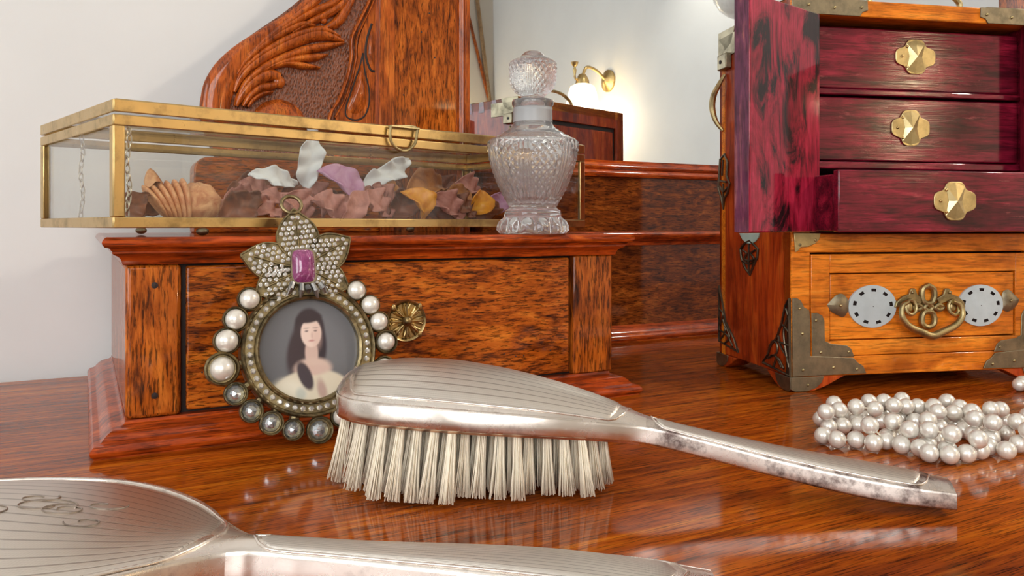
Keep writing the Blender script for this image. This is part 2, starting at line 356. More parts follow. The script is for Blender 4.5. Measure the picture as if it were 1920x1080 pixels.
# ------------------------------------------------------------------ dressing table
dt = thing('dressing_table', 'polished mahogany dressing table with carved mirror posts and a small drawer case', 'dressing table')
TU0, TU1, TV0, TV1 = -.16, 1.46, .06, .668
B().box(TU0, TV0, -.022, TU1, TV1, 0).mk('table_top', M['table'], dt, .004)
B().box(TU0+.03, TV0+.03, -.13, TU1-.03, TV1-.03, -.022).mk('apron', M['mah_x'], dt, .002)
for lx in (TU0+.04, TU1-.10):
    for ly in (TV0+.04, TV1-.10):
        B().lathe([(.03,-.13),(.03,-.2),(.022,-.22),(.028,-.26),(.02,-.5),(.016,-.72),(.02,-.75)][::-1], 16, Matrix.Translation((lx+.03, ly+.03, 0))).mk('leg', M['mah_z'], dt)
def mould_rect(u0, u1, v0, v1, prof):
    b_ = B(); vs = []; n = len(prof)
    for (o, z) in prof: vs += [(u0-o, v1, z), (u0-o, v0-o, z), (u1+o, v0-o, z), (u1+o, v1, z)]
    fs = [(i*4+k, i*4+k+1, i*4+5+k, i*4+4+k) for i in range(n-1) for k in range(3)]
    fs += [(0,1,2,3), tuple((n-1)*4+k for k in (3,2,1,0)), tuple(i*4 for i in range(n)), tuple(i*4+3 for i in reversed(range(n))), tuple([0,3]+[0])[:2]+(3,0)][:4]
    return b_.add(vs, fs)
BU0, BU1, BV0, BV1 = .0180, .3075, .4375, .662          # case body
def arc(o0, z0, o1, z1, n, bulge):                      # convex / concave curve between two profile points
    out = []
    for i in range(n+1):
        t = i/n; nx, nz = (z1-z0), -(o1-o0); L = math.hypot(nx, nz) or 1; q = math.sin(math.pi*t)*bulge
        out.append((o0+(o1-o0)*t+nx/L*q, z0+(z1-z0)*t+nz/L*q))
    return out
plinth = [(-.004,0),(.0140,0)] + arc(.0140,.0005,.0140,.0060,6,.0018) + [(.0115,.0066)] + arc(.0108,.0070,.0020,.0120,6,.0013) + [(.0005,.0128),(.0,.0142),(-.004,.0142)]
mould_rect(BU0, BU1-.003, BV0, BV1, plinth).mk('plinth_moulding', M['mould'], dt, 0, 30)
corn = [(-.004,.0905),(.0012,.0905)] + arc(.0015,.0910,.0052,.0955,5,-.0010) + [(.0060,.0962),(.0060,.0972)] + arc(.0064,.0975,.0092,.0992,3,-.0006) + arc(.0094,.0994,.0094,.1036,6,.0011) + [(.0085,.1042),(-.004,.1042)]
mould_rect(BU0, BU1, BV0, BV1, corn).mk('cornice_moulding', M['mould'], dt, 0, 30)
B().box(BU0, BV0, .0142, .0435, BV1, .0905).mk('left_stile', M['mah_z'], dt, .0022)
B().box(.2775, BV0, .0142, BU1, BV1, .0905).mk('right_stile', M['mah_z'], dt, .0012)
B().box(.0430, BV0+.006, .0130, .278, BV1, .0908).mk('drawer_opening', M['dark_gap'], dt)
dr = B().box(.0460, BV0+.0012, .0158, .2750, BV0+.02, .0892).mk('drawer', M['mah_x'], dt, .0012)
# rosette knob
kc = at(760, 601, BV0+.0012); kb = B(); MK = Matrix.Translation((kc.x, BV0+.0012, kc.z)) @ Matrix.Rotation(R(90),4,'X')
kb.lathe([(.0005,0),(.0118,0),(.0123,.0012),(.0116,.0026),(.0106,.0020),(.0100,.0012),(.0005,.0012)], 40, MK)
kb.mk('knob_plate', M['antique_bright'], dr)
pb = B()
for k in range(8):
    a0 = 2*math.pi*k/8
    for lobe in (-.14, .14, 0):
        pts = [(math.cos(a0+lobe*1.6*t)*(.0028+.0072*t), math.sin(a0+lobe*1.6*t)*(.0028+.0072*t)) for t in (0,.25,.5,.75,1)]
        pb.ridge(pts, [.0007,.0012,.0013,.0011,.0004], .0016 if lobe else .0024, 0.0012, lambda a,b,t: MK @ Vector((a,b,t)), 6, 1)
pb.mk('knob_rosette', M['antique_bright'], dr)
B().sphere(MK @ Vector((0,0,.0025)), .0033, 16, 10).mk('knob_boss', M['antique_bright'], dr)
for k in range(4):
    a0 = R(45+90*k); B().sphere(MK @ Vector((.0112*math.cos(a0), .0112*math.sin(a0), .0024)), .0014, 8, 6, (1,.7,1.6)).mk('knob_bead', M['antique_bright'], dr)
for (px, py, v) in ((290,535,BV0), (290,742,BV0)):       # plugged screw holes in the stile
    c = at(px, py, v); B().lathe([(.0003,0),(.0015,0),(.0016,.0002),(.0003,.0004)], 12, Matrix.Translation((c.x, v-.00005, c.z)) @ Matrix.Rotation(R(90),4,'X')).mk('screw_plug', M['dark_gap'], dt)
for (px, py) in ((945,663),(967,668),(982,667),(783,590),(846,615),(838,598),(1032,657),(379,698)):   # worm holes
    c = at(px, py, BV0+.0012); B().lathe([(.0002,0),(.0005,0),(.0005,.00015),(.0002,.0002)], 8, Matrix.Translation((c.x, BV0+.0012, c.z)) @ Matrix.Rotation(R(90),4,'X')).mk('worm_hole', M['dark_gap'], dr)
# back board with its rails
BB = .630
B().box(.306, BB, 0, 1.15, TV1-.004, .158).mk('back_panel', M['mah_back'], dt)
def rail(name, u0, u1, prof, m_='mould'):
    b_ = B(); n = len(prof); vs = [(u0, BB-o, z) for o, z in prof] + [(u1, BB-o, z) for o, z in prof]
    b_.add(vs, [(i, i+1, n+i+1, n+i) for i in range(n-1)] + [tuple(range(n)), tuple(range(2*n-1, n-1, -1)), (0, n, 2*n-1, n-1)])
    return b_.mk(name, M[m_], dt, 0, 30)
rail('bottom_rail', .306, 1.15, [(-.004,0),(.010,0)] + arc(.010,.0005,.010,.0068,5,.0016) + [(.008,.0072)] + arc(.0078,.0078,.001,.0135,5,.0012) + [(0,.0142),(-.004,.0142)])
rail('middle_rail', .306, 1.15, [(-.004,.0905),(.0012,.0905)] + arc(.0015,.0912,.0045,.0955,4,-.0008) + [(.005,.0965)] + arc(.0068,.0980,.0068,.1036,6,.0012) + [(.005,.1040),(-.004,.1040)])
rail('top_rail', .2995, 1.15, [(-.004,.1555),(.003,.1555)] + arc(.004,.1558,.004,.1618,5,.0014) + [(.002,.1626)] + arc(.003,.1632,.003,.1675,5,.001) + [(.001,.1690),(.001,.1712),(-.020,.1712)])
# mirror post
P0, P1, PV, PV2 = .2136, .2980, .633, .664
B().box(P0, PV, .1042, P0+.0135, PV2, .95).mk('post_edge_strip', M['carve'], dt, .0008)
B().box(P0+.0135, PV+.003, .1042, .2840, PV2, .95).mk('mirror_post', M['mah_z'], dt)
b_ = B()
b_.add([], [])
prof = arc(.2840, PV+.002, .2905, PV+.002, 6, -.0025) + [(.2910,PV+.004)] + arc(.2915, PV+.003, .2980, PV+.006, 6, -.002) + [(.2982,PV2),(.2840,PV2)]
n = len(prof)
b_.add([(a, c, .1042) for a, c in prof] + [(a, c, .95) for a, c in prof], [(i, (i+1)%n, n+(i+1)%n, n+i) for i in range(n)] + [tuple(range(n)), tuple(range(2*n-1, n-1, -1))])
b_.mk('post_bead', M['carve'], dt, 0, 30)
for (px, py) in ((805,25),(815,108),(757,178),(790,60)):
    c = at(px, py, PV+.003); B().lathe([(.0002,0),(.0008,0),(.0008,.00015),(.0002,.0002)], 8, Matrix.Translation((c.x, PV+.003, c.z)) @ Matrix.Rotation(R(90),4,'X')).mk('worm_hole', M['dark_gap'], dt)
B().box(1.12, PV, 0, 1.19, PV2, .95).mk('mirror_post', M['mah_z'], dt, .001)
B().box(P0, PV, .95, 1.19, PV2, 1.0).mk('mirror_head_rail', M['mah_x'], dt, .002)
gm = B().box(-.43, 0, 0, .43, .004, .79).mk('mirror_glass', M['mirror'], dt, 0, 38, (.718, .650, .165), (R(-.30), 0, 0))
# carved bracket: sunk stippled ground, raised border and acanthus lobes
def bp(zx, zy, v): return at(360+zx/3, zy/3, v)          # a point of the carving, read on the bracket's own face
fr_v = .640
def bx2(zx, zy):
    p = bp(zx, zy, fr_v); return (p.x, p.z)
fb = lambda a, b, t: (a, t, b)
outer = sp2([bx2(*p) for p in ((245,1010),(200,960),(150,880),(95,760),(62,640),(62,560),(78,490),(112,420),(175,335),(262,248),(400,150),(520,68),(640,-30),(780,-140),(900,-260),(980,-420),(1030,-650))], 60)
e1 = bx2(1056, -650); e0 = bx2(1056, 1010)
poly = outer + [(P0, e1[1]), (P0, e0[1])]
ground = B().prism(poly, fr_v, .660, fb).mk('carved_bracket', M['stipple'], dt, 0, 30)
def lobe(name, pts, wid, h, n=26, px=True):
    P_ = sp2([bx2(*p) for p in pts], n); W = np.interp(np.linspace(0,1,n), np.linspace(0,1,len(wid)), wid)
    s_ = .00014                                         # one carving unit in metres
    return B().ridge(P_, [q*s_ for q in W], [h*(.35+.65*min(1, q/max(W)+.2)) for q in W], fr_v, fb, 10, -1).mk(name, M['carve'], ground)
# smooth outer rim of the scroll
lobe('scroll_rim', ((270,1000),(190,850),(140,720),(130,600),(150,500),(200,400),(285,300),(420,195),(560,100),(680,0),(820,-120),(950,-300)), (20,50,70,75,80,72,55,40,34,32,30,25), .0050, 50)
L_ = [
 ((245,600),(275,540),(345,465),(430,425),(490,440)), ((285,600),(320,545),(375,500),(430,490),(470,480)), ((310,605),(345,560),(400,530),(450,520)),
 ((235,520),(270,440),(350,360),(470,285),(600,225),(720,195),(850,235)), ((240,480),(285,395),(380,310),(500,240),(620,190),(740,172),(830,210)),
 ((255,560),(300,470),(400,385),(520,325),(650,280),(760,262),(850,245)), ((330,440),(450,375),(580,335),(690,325),(760,310)), ((420,395),(520,362),(620,372),(715,385)),
 ((250,420),(310,335),(420,240),(520,180),(620,140),(690,150)), ((270,370),(350,285),(470,190),(600,110),(700,60),(790,20),(850,-60)),
 ((290,330),(390,245),(510,150),(620,70),(700,0),(760,-90)), ((560,190),(660,130),(760,80),(850,20),(890,-60)), ((740,165),(810,130),(860,60),(890,0),(940,-90)),
]
Wd = [(10,26,34,38,30),(10,22,24,26,16),(8,16,16,8),(10,22,28,32,36,40,8),(8,16,20,24,26,26,6),(10,20,24,26,26,24,6),(8,18,22,24,6),(8,18,22,8),(8,18,22,24,22,8),(8,18,22,24,24,26,10),(8,18,22,24,24,20),(10,20,26,26,12),(14,30,30,24,16)]
for p, q in zip(L_, Wd): lobe('acanthus_lobe', p, q, .0058)
B().sphere((*([bx2(485,462)[0], fr_v-.001, bx2(485,462)[1]]),), .0052, 14, 10, (1,.8,1)).mk('scroll_curl', M['carve'], ground)
B().sphere((bx2(735,118)[0], fr_v-.002, bx2(735,118)[1]), .0028, 12, 8, (1,.8,1)).mk('carved_eye', M['carve'], ground)
dc = bx2(490, 700); ds = [(dc[0]+.0215*math.cos(a), dc[1]+.0200*math.sin(a)) for a in np.linspace(0, 2*math.pi, 40, False)]
B().dome(ds, fr_v+.0005, fr_v-.0075, fb, 6, 3).mk('carved_disc', M['carve'], ground)
for p, q in ((((1040,-120),(985,30),(905,190),(893,250),(893,330),(868,450),(825,560),(775,650),(750,800),(745,1000)), (9,)*10),
             (((1062,-120),(1010,30),(935,190),(920,260),(918,330),(892,460),(850,575),(800,665)), (6,)*8)): lobe('border_line', p, q, .0034, 44)
fld = [bx2(*p) for p in ((1062,-650),(1058,-120),(1015,30),(945,190),(930,260),(928,330),(902,460),(860,575),(806,665),(792,1005),(1100,1005),(1100,-650))]
B().prism(fld, fr_v-.0016, fr_v+.001, fb).mk('carved_field', M['carve'], ground)
def groove(pts, r=.0007): 
    q = sp2([bx2(*p) for p in pts], 30); B().tube([(a, fr_v-.0017, c_) for a, c_ in q], r, 6, False, .5).mk('carved_groove', M['dark_gap'], ground)
groove(((958,300),(945,360),(925,420),(890,520),(864,600),(862,650),(890,672),(930,676),(970,650),(993,580),(990,490),(968,400),(958,300)))
groove(((1008,135),(982,220),(974,310),(998,390),(1024,404)), .0010); groove(((1050,-600),(1050,0),(1050,400),(1052,1000)), .0013)
leafp = sp2([bx2(*p) for p in ((958,300),(930,400),(895,510),(868,590),(868,650),(915,668),(965,640),(988,575),(985,490),(965,400),(958,300))], 44)
B().dome(leafp, fr_v+.0003, fr_v-.0048, fb, 5, 2.5).mk('carved_petal', M['carve'], ground)
leafp = sp2([bx2(*p) for p in ((1008,140),(985,220),(978,310),(1000,385),(1022,400),(1012,330),(1005,240),(1008,140))], 40)
B().dome(leafp, fr_v+.0003, fr_v-.0035, fb, 4, 2).mk('carved_petal', M['carve'], ground)
for cx_, cy_ in ((880,940),):
    c = bx2(cx_, cy_); B().tube([(c[0]+.011*math.cos(a), fr_v-.001, c[1]+.011*math.sin(a)) for a in np.linspace(0,2*math.pi,28,False)], .0028, 8, True).mk('carved_ring', M['carve'], ground)
# rounded foot block of the bracket
q0 = at(364, 345, .632); q1 = at(440, 296, .632)
rb = [(q0.x+.010-.010*math.sin(a), q1.z-.010+.010*math.cos(a)) for a in np.linspace(0, math.pi/2, 8)] + [(q0.x, .1042), (P0, .1042), (P0, q1.z)]
B().prism(rb, .6325, .660, fb).mk('bracket_foot', M['mah_x'], dt, .0012)

# ------------------------------------------------------------------ brass and glass casket
GL, GD, GH, gth = .323, .137, .0606, R(14.6)
gx, gy = cw(-.495*.372, .372)
gb = thing('glass_box', 'long brass-edged glass box of dried petals on the drawer case', 'box', (gx, gy, .1046), (0, 0, gth))
Z0, Z1, ZT, S = .0040, .0570, .0640, .0052
def strip(nm, *a): return B().box(*a).mk(nm, M['brass'], gb, .0005)
e = .0011
for (y0, y1) in ((0, e), (GD-e, GD)):
    strip('brass_strip', 0, y0, Z0, GL, y1, Z0+S); strip('brass_strip', 0, y0, Z1-S, GL, y1, Z1)
    for x0 in (0, GL-S): strip('brass_strip', x0, y0, Z0+S, x0+S, y1, Z1-S)
for (x0, x1) in ((0, e), (GL-e, GL)):
    strip('brass_strip', x0, e, Z0, x1, GD-e, Z0+S); strip('brass_strip', x0, e, Z1-S, x1, GD-e, Z1)
    for y0 in (e, GD-e-S): strip('brass_strip', x0, y0, Z0+S, x1, y0+S, Z1-S)
for a in ((0,0,GL,e),(0,GD-e,GL,GD),(0,e,e,GD-e),(GL-e,e,GL,GD-e)): strip('lid_strip', a[0], a[1], Z1+.0010, a[2], a[3], ZT)
for a in ((e,e,GL-e,S),(e,GD-S,GL-e,GD-e),(e,S,S,GD-S),(GL-S,S,GL-e,GD-S)): strip('lid_strip', a[0], a[1], ZT-.0008, a[2], a[3], ZT+.0004)
def pane(*a): return B().box(*a).mk('glass_pane', M['pane'], gb)
pane(S*.6, .0016, Z0+S*.6, GL-S*.6, .0028, Z1-S*.6); pane(S*.6, GD-.0028, Z0+S*.6, GL-S*.6, GD-.0016, Z1-S*.6)
pane(.0016, S*.6, Z0+S*.6, .0028, GD-S*.6, Z1-S*.6); pane(GL-.0028, S*.6, Z0+S*.6, GL-.0016, GD-S*.6, Z1-S*.6)
pane(.002, .002, ZT-.0024, GL-.002, GD-.002, ZT-.0012); pane(.002, .002, Z0+.0005, GL-.002, GD-.002, Z0+.0017)
for (x, y) in ((.05,.022),(.267,.022),(.05,GD-.02),(.25,GD-.02)): B().sphere((x, y, .0021), .0022, 12, 8, (1.5,1.5,1)).mk('foot', M['bronze'], gb)
# ring pull
def gpt(px, py, yl):                                    # a pixel on the casket-local plane y = yl
    r = (px-CX)/F; q = (HZ-py)/F; D = Vector((r*CS+SN, -r*SN+CS, q)); O = Vector((0,0,CH))
    nrm = Vector((-math.sin(gth), math.cos(gth), 0)); p0 = Vector((gx, gy, .1042)) + nrm*yl
    t = (p0-O).dot(nrm)/D.dot(nrm); P_ = O + D*t - Vector((gx, gy, .1042))
    return (P_.x*math.cos(gth)+P_.y*math.sin(gth), yl, P_.z)
rp = [gpt(*p, -.0025) for p in ((733,238),(778,240),(781,255),(777,272),(763,284),(748,282),(735,270),(731,252))]
B().tube([p for p in spline(rp+[rp[0]], 40)][:-1], .0009, 8, True).mk('ring_pull', M['brass_dull'], gb)
lp = gpt(755, 240, 0); B().tube([(lp[0]-.010, .001, ZT-.001), (lp[0]-.010, -.0028, ZT-.0005), (lp[0]+.010, -.0028, ZT-.0005), (lp[0]+.010, .001, ZT-.001)], .0008, 6).mk('pull_staple', M['brass_dull'], gb)
lk = B().tube([(.0012*math.cos(a), 0, .0023*math.sin(a)+.0004*math.sin(2*a)) for a in np.linspace(0,2*math.pi,14,False)], .00038, 6, True).mesh('chain_link')
M['chain'] = metal('bright_chain', (.80,.74,.62), (.4,.36,.28), .25)
for (cx_, cy_, n_) in ((.0095, .010, 14), (.012, .098, 14)):
    for k in range(n_): link('chain_link', lk, M['chain'], gb, 0, 60, (cx_+.0006*math.sin(k*.9), cy_, Z1-.003-k*.0036), (0, R(8*math.sin(k*2.1)), R(90*(k % 2)+20)))

# ------------------------------------------------------------------ dried flowers in the casket (each a thing of its own)
GM = Matrix.Translation((gx, gy, .1042)) @ Matrix.Rotation(gth, 4, 'Z')
def dried(name, c1, c2, rough=.55, sc_=90):
    m, nt, b = mat(name)
    n_ = noise(nt, mapping(nt, (1,1,1)), sc_, 8, .65, .8)
    nt.links.new(ramp(nt, n_, [(.32, c1), (.68, c2)]), b.inputs['Base Color']); b.inputs['Roughness'].default_value = rough
    bump(nt, b, n_, .4, .0008); return m
M['peel'] = dried('dried_peel', (.55,.17,.06), (.90,.52,.26), .5, 160); M['peel_in'] = dried('bright_peel', (.70,.22,.012), (.95,.45,.035), .4, 140)
M['white_p'] = dried('white_petal', (.86,.88,.90), (.96,.97,.97), .6); M['mauve'] = dried('mauve_petal', (.55,.24,.45), (.80,.50,.68), .6, 120)
M['rose'] = dried('dusty_rose_leaf', (.34,.12,.09), (.72,.34,.27), .55); M['brown'] = dried('brown_leaf', (.08,.024,.014), (.32,.10,.04), .5)
M['ochre'] = dried('ochre_leaf', (.26,.085,.018), (.60,.24,.06), .5)
def petal(name, mt, px, py, depth, lpx, wpx, ang, cup, twist, wave, label, cat='petal', group=None, tip=.5, seed=0, bend=.3):
    """a curled dried petal, its middle seen at (px, py) at that depth inside the casket"""
    c = gpt(px, py, depth); k = (GM @ Vector(c) - Vector((0,0,CH))).dot(Vector((SN, CS, 0)))/F      # metres a pixel is worth there
    L, W = lpx*k, wpx*k; rs = random.Random(seed or int(px*7+py)); ph = rs.uniform(0, 6)
    def fn(s, t):
        x = (s-.5)*L; y = (t-.5)*2
        ww = W/2*(math.sin(math.pi*min(1, max(0.0, s))**(.55+tip*.5))**.7*.96+.04)*(1+.10*wave*math.sin(9*s+ph))
        z = cup*ww*(y*y)-bend*L*(s-.5)**2*2 + wave*.10*W*math.sin(7*s*math.pi+ph+2*y)*abs(y)
        a = twist*(s-.5); return (x, y*ww*math.cos(a)-z*math.sin(a), y*ww*math.sin(a)+z*math.cos(a))
    b_ = B().grid(fn, 26, 13)
    V = [Vector(p) for p in b_.v]
    rot = Matrix.Rotation(-R(ang), 3, 'Y') @ Matrix.Rotation(R(rs.uniform(55, 80)), 3, 'X')
    V = [rot @ p for p in V]
    lo = min(p.z for p in V); fl = .0063
    base = Vector(c)
    if base.z + lo < fl: base.z = fl - lo
    base.y = min(max(base.y, .006 - min(p.y for p in V)), GD-.006 - max(p.y for p in V))
    base.x = min(max(base.x, .006 - min(p.x for p in V)), GL-.006 - max(p.x for p in V))
    b_.v = [tuple(p) for p in V]
    o = b_.mk(name, mt, None, 0, 180); o.modifiers.new('thick', 'SOLIDIFY').thickness = .0006
    o.matrix_world = GM @ Matrix.Translation(base)
    return tag(o, label, cat, group)
# the big ribbed pod
c = gpt(372, 372, .035); pod = thing('dried_pod', 'large pale orange dried pod with ribbed scales at the left end of the glass box', 'dried pod', GM @ Vector((c[0], c[1], .0060)), (0, 0, gth))
def podr(s, t):
    a = s*2*math.pi; ph = -math.pi/2+t*math.pi
    r = .0118*(1+.06*math.sin(5*a)+.04*math.sin(9*ph+a)); return (r*1.05*math.cos(ph)*math.cos(a), r*.9*math.cos(ph)*math.sin(a), .0112+r*.93*math.sin(ph))
B().grid(podr, 28, 18, True).mk('pod_body', M['peel'], pod, 0, 180)
for k in range(6):
    b_ = B().sphere((0,0,0), .0125-.0004*k, 20, 14, (.20, .85, 1.0))
    o = b_.mk('pod_scale', M['peel'], pod, 0, 180, (-.0085-.0030*k, -.0030, .0122-.0001*k), (0, R(-6-6*k), R(-8)))
def horn(s, t): a = t*2*math.pi; r = .0065*(1-s)**.6+.0002; return (-.0235-.002*s+r*math.cos(a)*.75, r*math.sin(a)*.8-.002, .0205+.0085*s+.002*math.sin(a*3)*(1-s))
B().grid(horn, 9, 14, False, True).mk('pod_beak', M['peel'], pod, 0, 180)
# white flower of three petals
petal('white_petal', M['white_p'], 582, 300, .050, 110, 46, 78, .5, .9, 1.3, 'white dried petal standing upright among the brown leaves', tip=.6, seed=3)
petal('white_petal', M['white_p'], 520, 333, .050, 100, 34, -14, .4, .6, 1.4, 'white dried petal lying flat, left of the upright white petal', tip=.7, seed=5)
petal('white_petal', M['white_p'], 733, 322, .055, 118, 40, 24, .4, .8, 2.2, 'ruffled white petal lying to the right of the mauve petal', tip=.5, seed=8)
petal('mauve_petal', M['mauve'], 648, 352, .036, 118, 62, -40, .7, .5, .4, 'broad mauve petal leaning in the middle of the glass box', tip=.45, seed=9)
petal('mauve_petal', M['mauve'], 934, 380, .040, 46, 40, 60, .6, .4, .5, 'pink mauve petal just left of the perfume bottle', tip=.5, seed=10)
petal('orange_peel', M['peel_in'], 796, 388, .012, 74, 56, -58, .9, .2, .4, 'bright orange peel cup resting against the front pane', 'peel', tip=.3, seed=12, bend=.7)
petal('orange_peel', M['peel_in'], 903, 377, .020, 50, 44, 62, .9, .3, .4, 'small orange peel curl left of the perfume bottle', 'peel', tip=.4, seed=14, bend=.6)
petal('brown_husk', M['ochre'], 806, 350, .035, 92, 54, 12, 1.0, .3, .6, 'ochre brown husk behind the bright orange peel cup', 'husk', tip=.3, seed=15, bend=.5)
rng = random.Random(21)
spots = [(455,372,.060,'rose'),(490,360,.070,'rose'),(530,378,.040,'rose'),(500,398,.022,'rose'),(560,388,.030,'rose'),(596,372,.055,'rose'),(455,400,.016,'brown'),
         (620,398,.022,'rose'),(668,400,.016,'rose'),(690,376,.050,'rose'),(715,392,.026,'rose'),(735,372,.045,'rose'),(752,396,.030,'brown'),(840,392,.030,'brown'),
         (862,372,.035,'ochre'),(875,400,.020,'brown'),(850,405,.014,'rose'),(910,400,.030,'brown'),(420,395,.050,'rose'),(270,398,.045,'brown'),(250,404,.025,'brown'),
         (560,345,.085,'brown'),(640,385,.070,'brown'),(720,355,.080,'ochre'),(830,362,.070,'brown'),(880,355,.075,'rose'),(475,345,.095,'brown')]
used_l = set()
def leaf_label(px, dp, mt):
    c_ = {'rose': 'dusty rose', 'brown': 'dark brown', 'ochre': 'ochre'}[mt]
    w2 = next(t for lim, t in ((330,'beside the ribbed pod at its left'),(480,'just right of the ribbed pod'),(545,'below the flat white petal'),(625,'under the upright white petal'),(695,'below the mauve petal'),(775,'under the ruffled white petal'),(850,'beside the bright orange peel'),(2000,'around the small orange curl')) if px < lim)
    d_ = 'against the front pane' if dp < .026 else ('mid box' if dp < .058 else 'towards the back pane')
    for ad in ('crumpled', 'curled', 'creased', 'folded'):
        t = ad+' '+c_+' leaf '+w2+' '+d_
        if t not in used_l: used_l.add(t); return t
    return t
for i, (px, py, dp, mt) in enumerate(spots):
    petal('dried_leaf', M[mt], px, py, dp, rng.uniform(62,100), rng.uniform(34,56), rng.uniform(-60,60), rng.uniform(.3,1.0), rng.uniform(-1.2,1.2), rng.uniform(.6,1.8),
          leaf_label(px, dp, mt), 'leaf', 'dried leaves in the glass box', rng.uniform(.3,.7), 100+i)

# ------------------------------------------------------------------ perfume bottle
bX, bd = (999-CX)/F*.508, .508
bu, bv = cw(bX, bd); k = .508/F
bt = thing('perfume_bottle', 'cut glass perfume bottle with ball stopper standing before the glass box', 'bottle', (bu, bv, .1045))
y0 = 437.5
def pr(lst): return [(hw*k, (y0-y)*k) for y, hw in lst]
outp = herm([.1], [.1]) if False else None
body = pr([(437.5,58),(436,63),(430,65.5),(422,65),(414,61),(408,56),(404,53.5),(398,53),(394,52),(391,47),(388,44.5),(384,46.5)])
for y, hw in [(380-2*i, 0) for i in range(58)]:
    t = (y-266)/(380-266); hw = 48+37*math.sin((1-max(0,t))*math.pi/2*.98)**.95
    body.append((hw*k, (y0-y)*k))
body += pr([(261,80),(258,72),(255,68),(252,60),(249,57.5),(246,51),(243,48),(240,43),(237,40),(234,38),(231,36.5),(228,36),(208,35.5),(200,36.5),(196,39),(191,39.5),(187.5,38),(186.5,34)])
inner = pr([(187,24),(230,24),(240,30),(252,48),(262,68),(275,77),(300,75.5),(330,66),(355,54),(370,44),(376,30),(377,4)])
zlo, zhi = (y0-384)*k, (y0-262)*k
def cut(a, z, r):
    if zlo < z < zhi:
        e_ = min(1, (z-zlo)/.004, (zhi-z)/.004); ph = (a/(2*math.pi)*6) % 1.0
        if ph < .68:
            s_ = a*33; q_ = z/k/8.2*math.pi/1.0; return e_*.00060*(abs(math.sin(s_*.5*1.0+q_*.5))*abs(math.sin(s_*.5-q_*.5))*2-1.0)
        return e_*.00035*(math.cos(a*60)-.6)
    if .0015 < z < (y0-410)*k: return .0009*math.cos(a*14)
    return 0
B().lathe(body + inner, 240, None, cut).mk('bottle_body', M['crystal'], bt, 0, 180)
stp = pr([(228,20),(186,22),(184,23),(181,21),(178,24),(172,33),(165,38.5),(155,42),(140,43.5),(128,44),(120,43.5),(116,42.5),(112,36),(110,30),(106,24),(101,19),(97,14),(94.5,8),(94,2)])
def scut(a, z, r):
    zz = y0 - z/k
    if 118 < zz < 176:
        ph = (a/(2*math.pi)*6) % 1.0
        if ph < .68: s_ = a*24; q_ = zz/7.5*math.pi; return .0006*(abs(math.sin(s_*.5+q_*.5))*abs(math.sin(s_*.5-q_*.5))*2-1.0)
        return .0004*(math.cos(a*66)-.6)
    return 0
stp2 = []
for i in range(len(stp)-1):
    for j in range(5): t = j/5; stp2.append((stp[i][0]*(1-t)+stp[i+1][0]*t, stp[i][1]*(1-t)+stp[i+1][1]*t))
stp2.append(stp[-1])
B().lathe(stp2, 200, None, scut).mk('stopper', M['crystal'], bt, 0, 180)
nk = pr([(229,37.2),(228,37),(208,36.6),(202,37),(202,36.2),(228,36.2)])
B().lathe(nk, 48, None, None, False).mk('frosted_neck', M['frost'], bt, 0, 180)

# ------------------------------------------------------------------ jewelled portrait frame
fp = tab(590, 838); fs = .405/F
jf = thing('portrait_frame', 'round jewelled portrait frame with flower crest leaning on the drawer front', 'picture frame', (fp.x, .3990, .0012), (R(-12.5), 0, 0))
def fl(px, py): return ((px-590)*fs*1.03, (838-py)*fs*1.025)
ff = lambda a, b, t: (a, t, b)
rc = fl(590, 667); u_ = fs*1.02
def ringprof(pr_, nm, m_, seg=72):
    return B().lathe(pr_, seg, Matrix.Translation((rc[0], 0, rc[1])) @ Matrix.Rotation(R(90), 4, 'X'), None, False).mk(nm, m_, jf, 0, 30)
ringprof([(92*u_,-.002),(92*u_,.0032),(96*u_,.0042),(99*u_,.0034),(101*u_,.0018),(116*u_,.0018),(118*u_,.0034),(121*u_,.0042),(124*u_,.0030),(124*u_,-.002),(92*u_,-.002)], 'ring', M['antique'])
st = B(); st.lathe([(.0002,.0009),(.00065,.0009),(.00115,.0004),(.0010,-.0006),(.0002,-.0009)], 8, Matrix.Rotation(R(90),4,'X')); stone = st.mesh('rhinestone')
ring_o = jf.children[-1]
for k_ in range(46):
    a = 2*math.pi*k_/46+.03; link('rhinestone', stone, M['strass'], ring_o, 0, 20, (rc[0]+108.5*u_*math.cos(a), -.0022, rc[1]+108.5*u_*math.sin(a))).scale = (1.25,)*3
B().lathe([(.0001,0),(124*u_,0),(124*u_,.0015),(.0001,.0015)], 64, Matrix.Translation((rc[0],.0040,rc[1])) @ Matrix.Rotation(R(90),4,'X')).mk('back_plate', M['bronze'], jf)
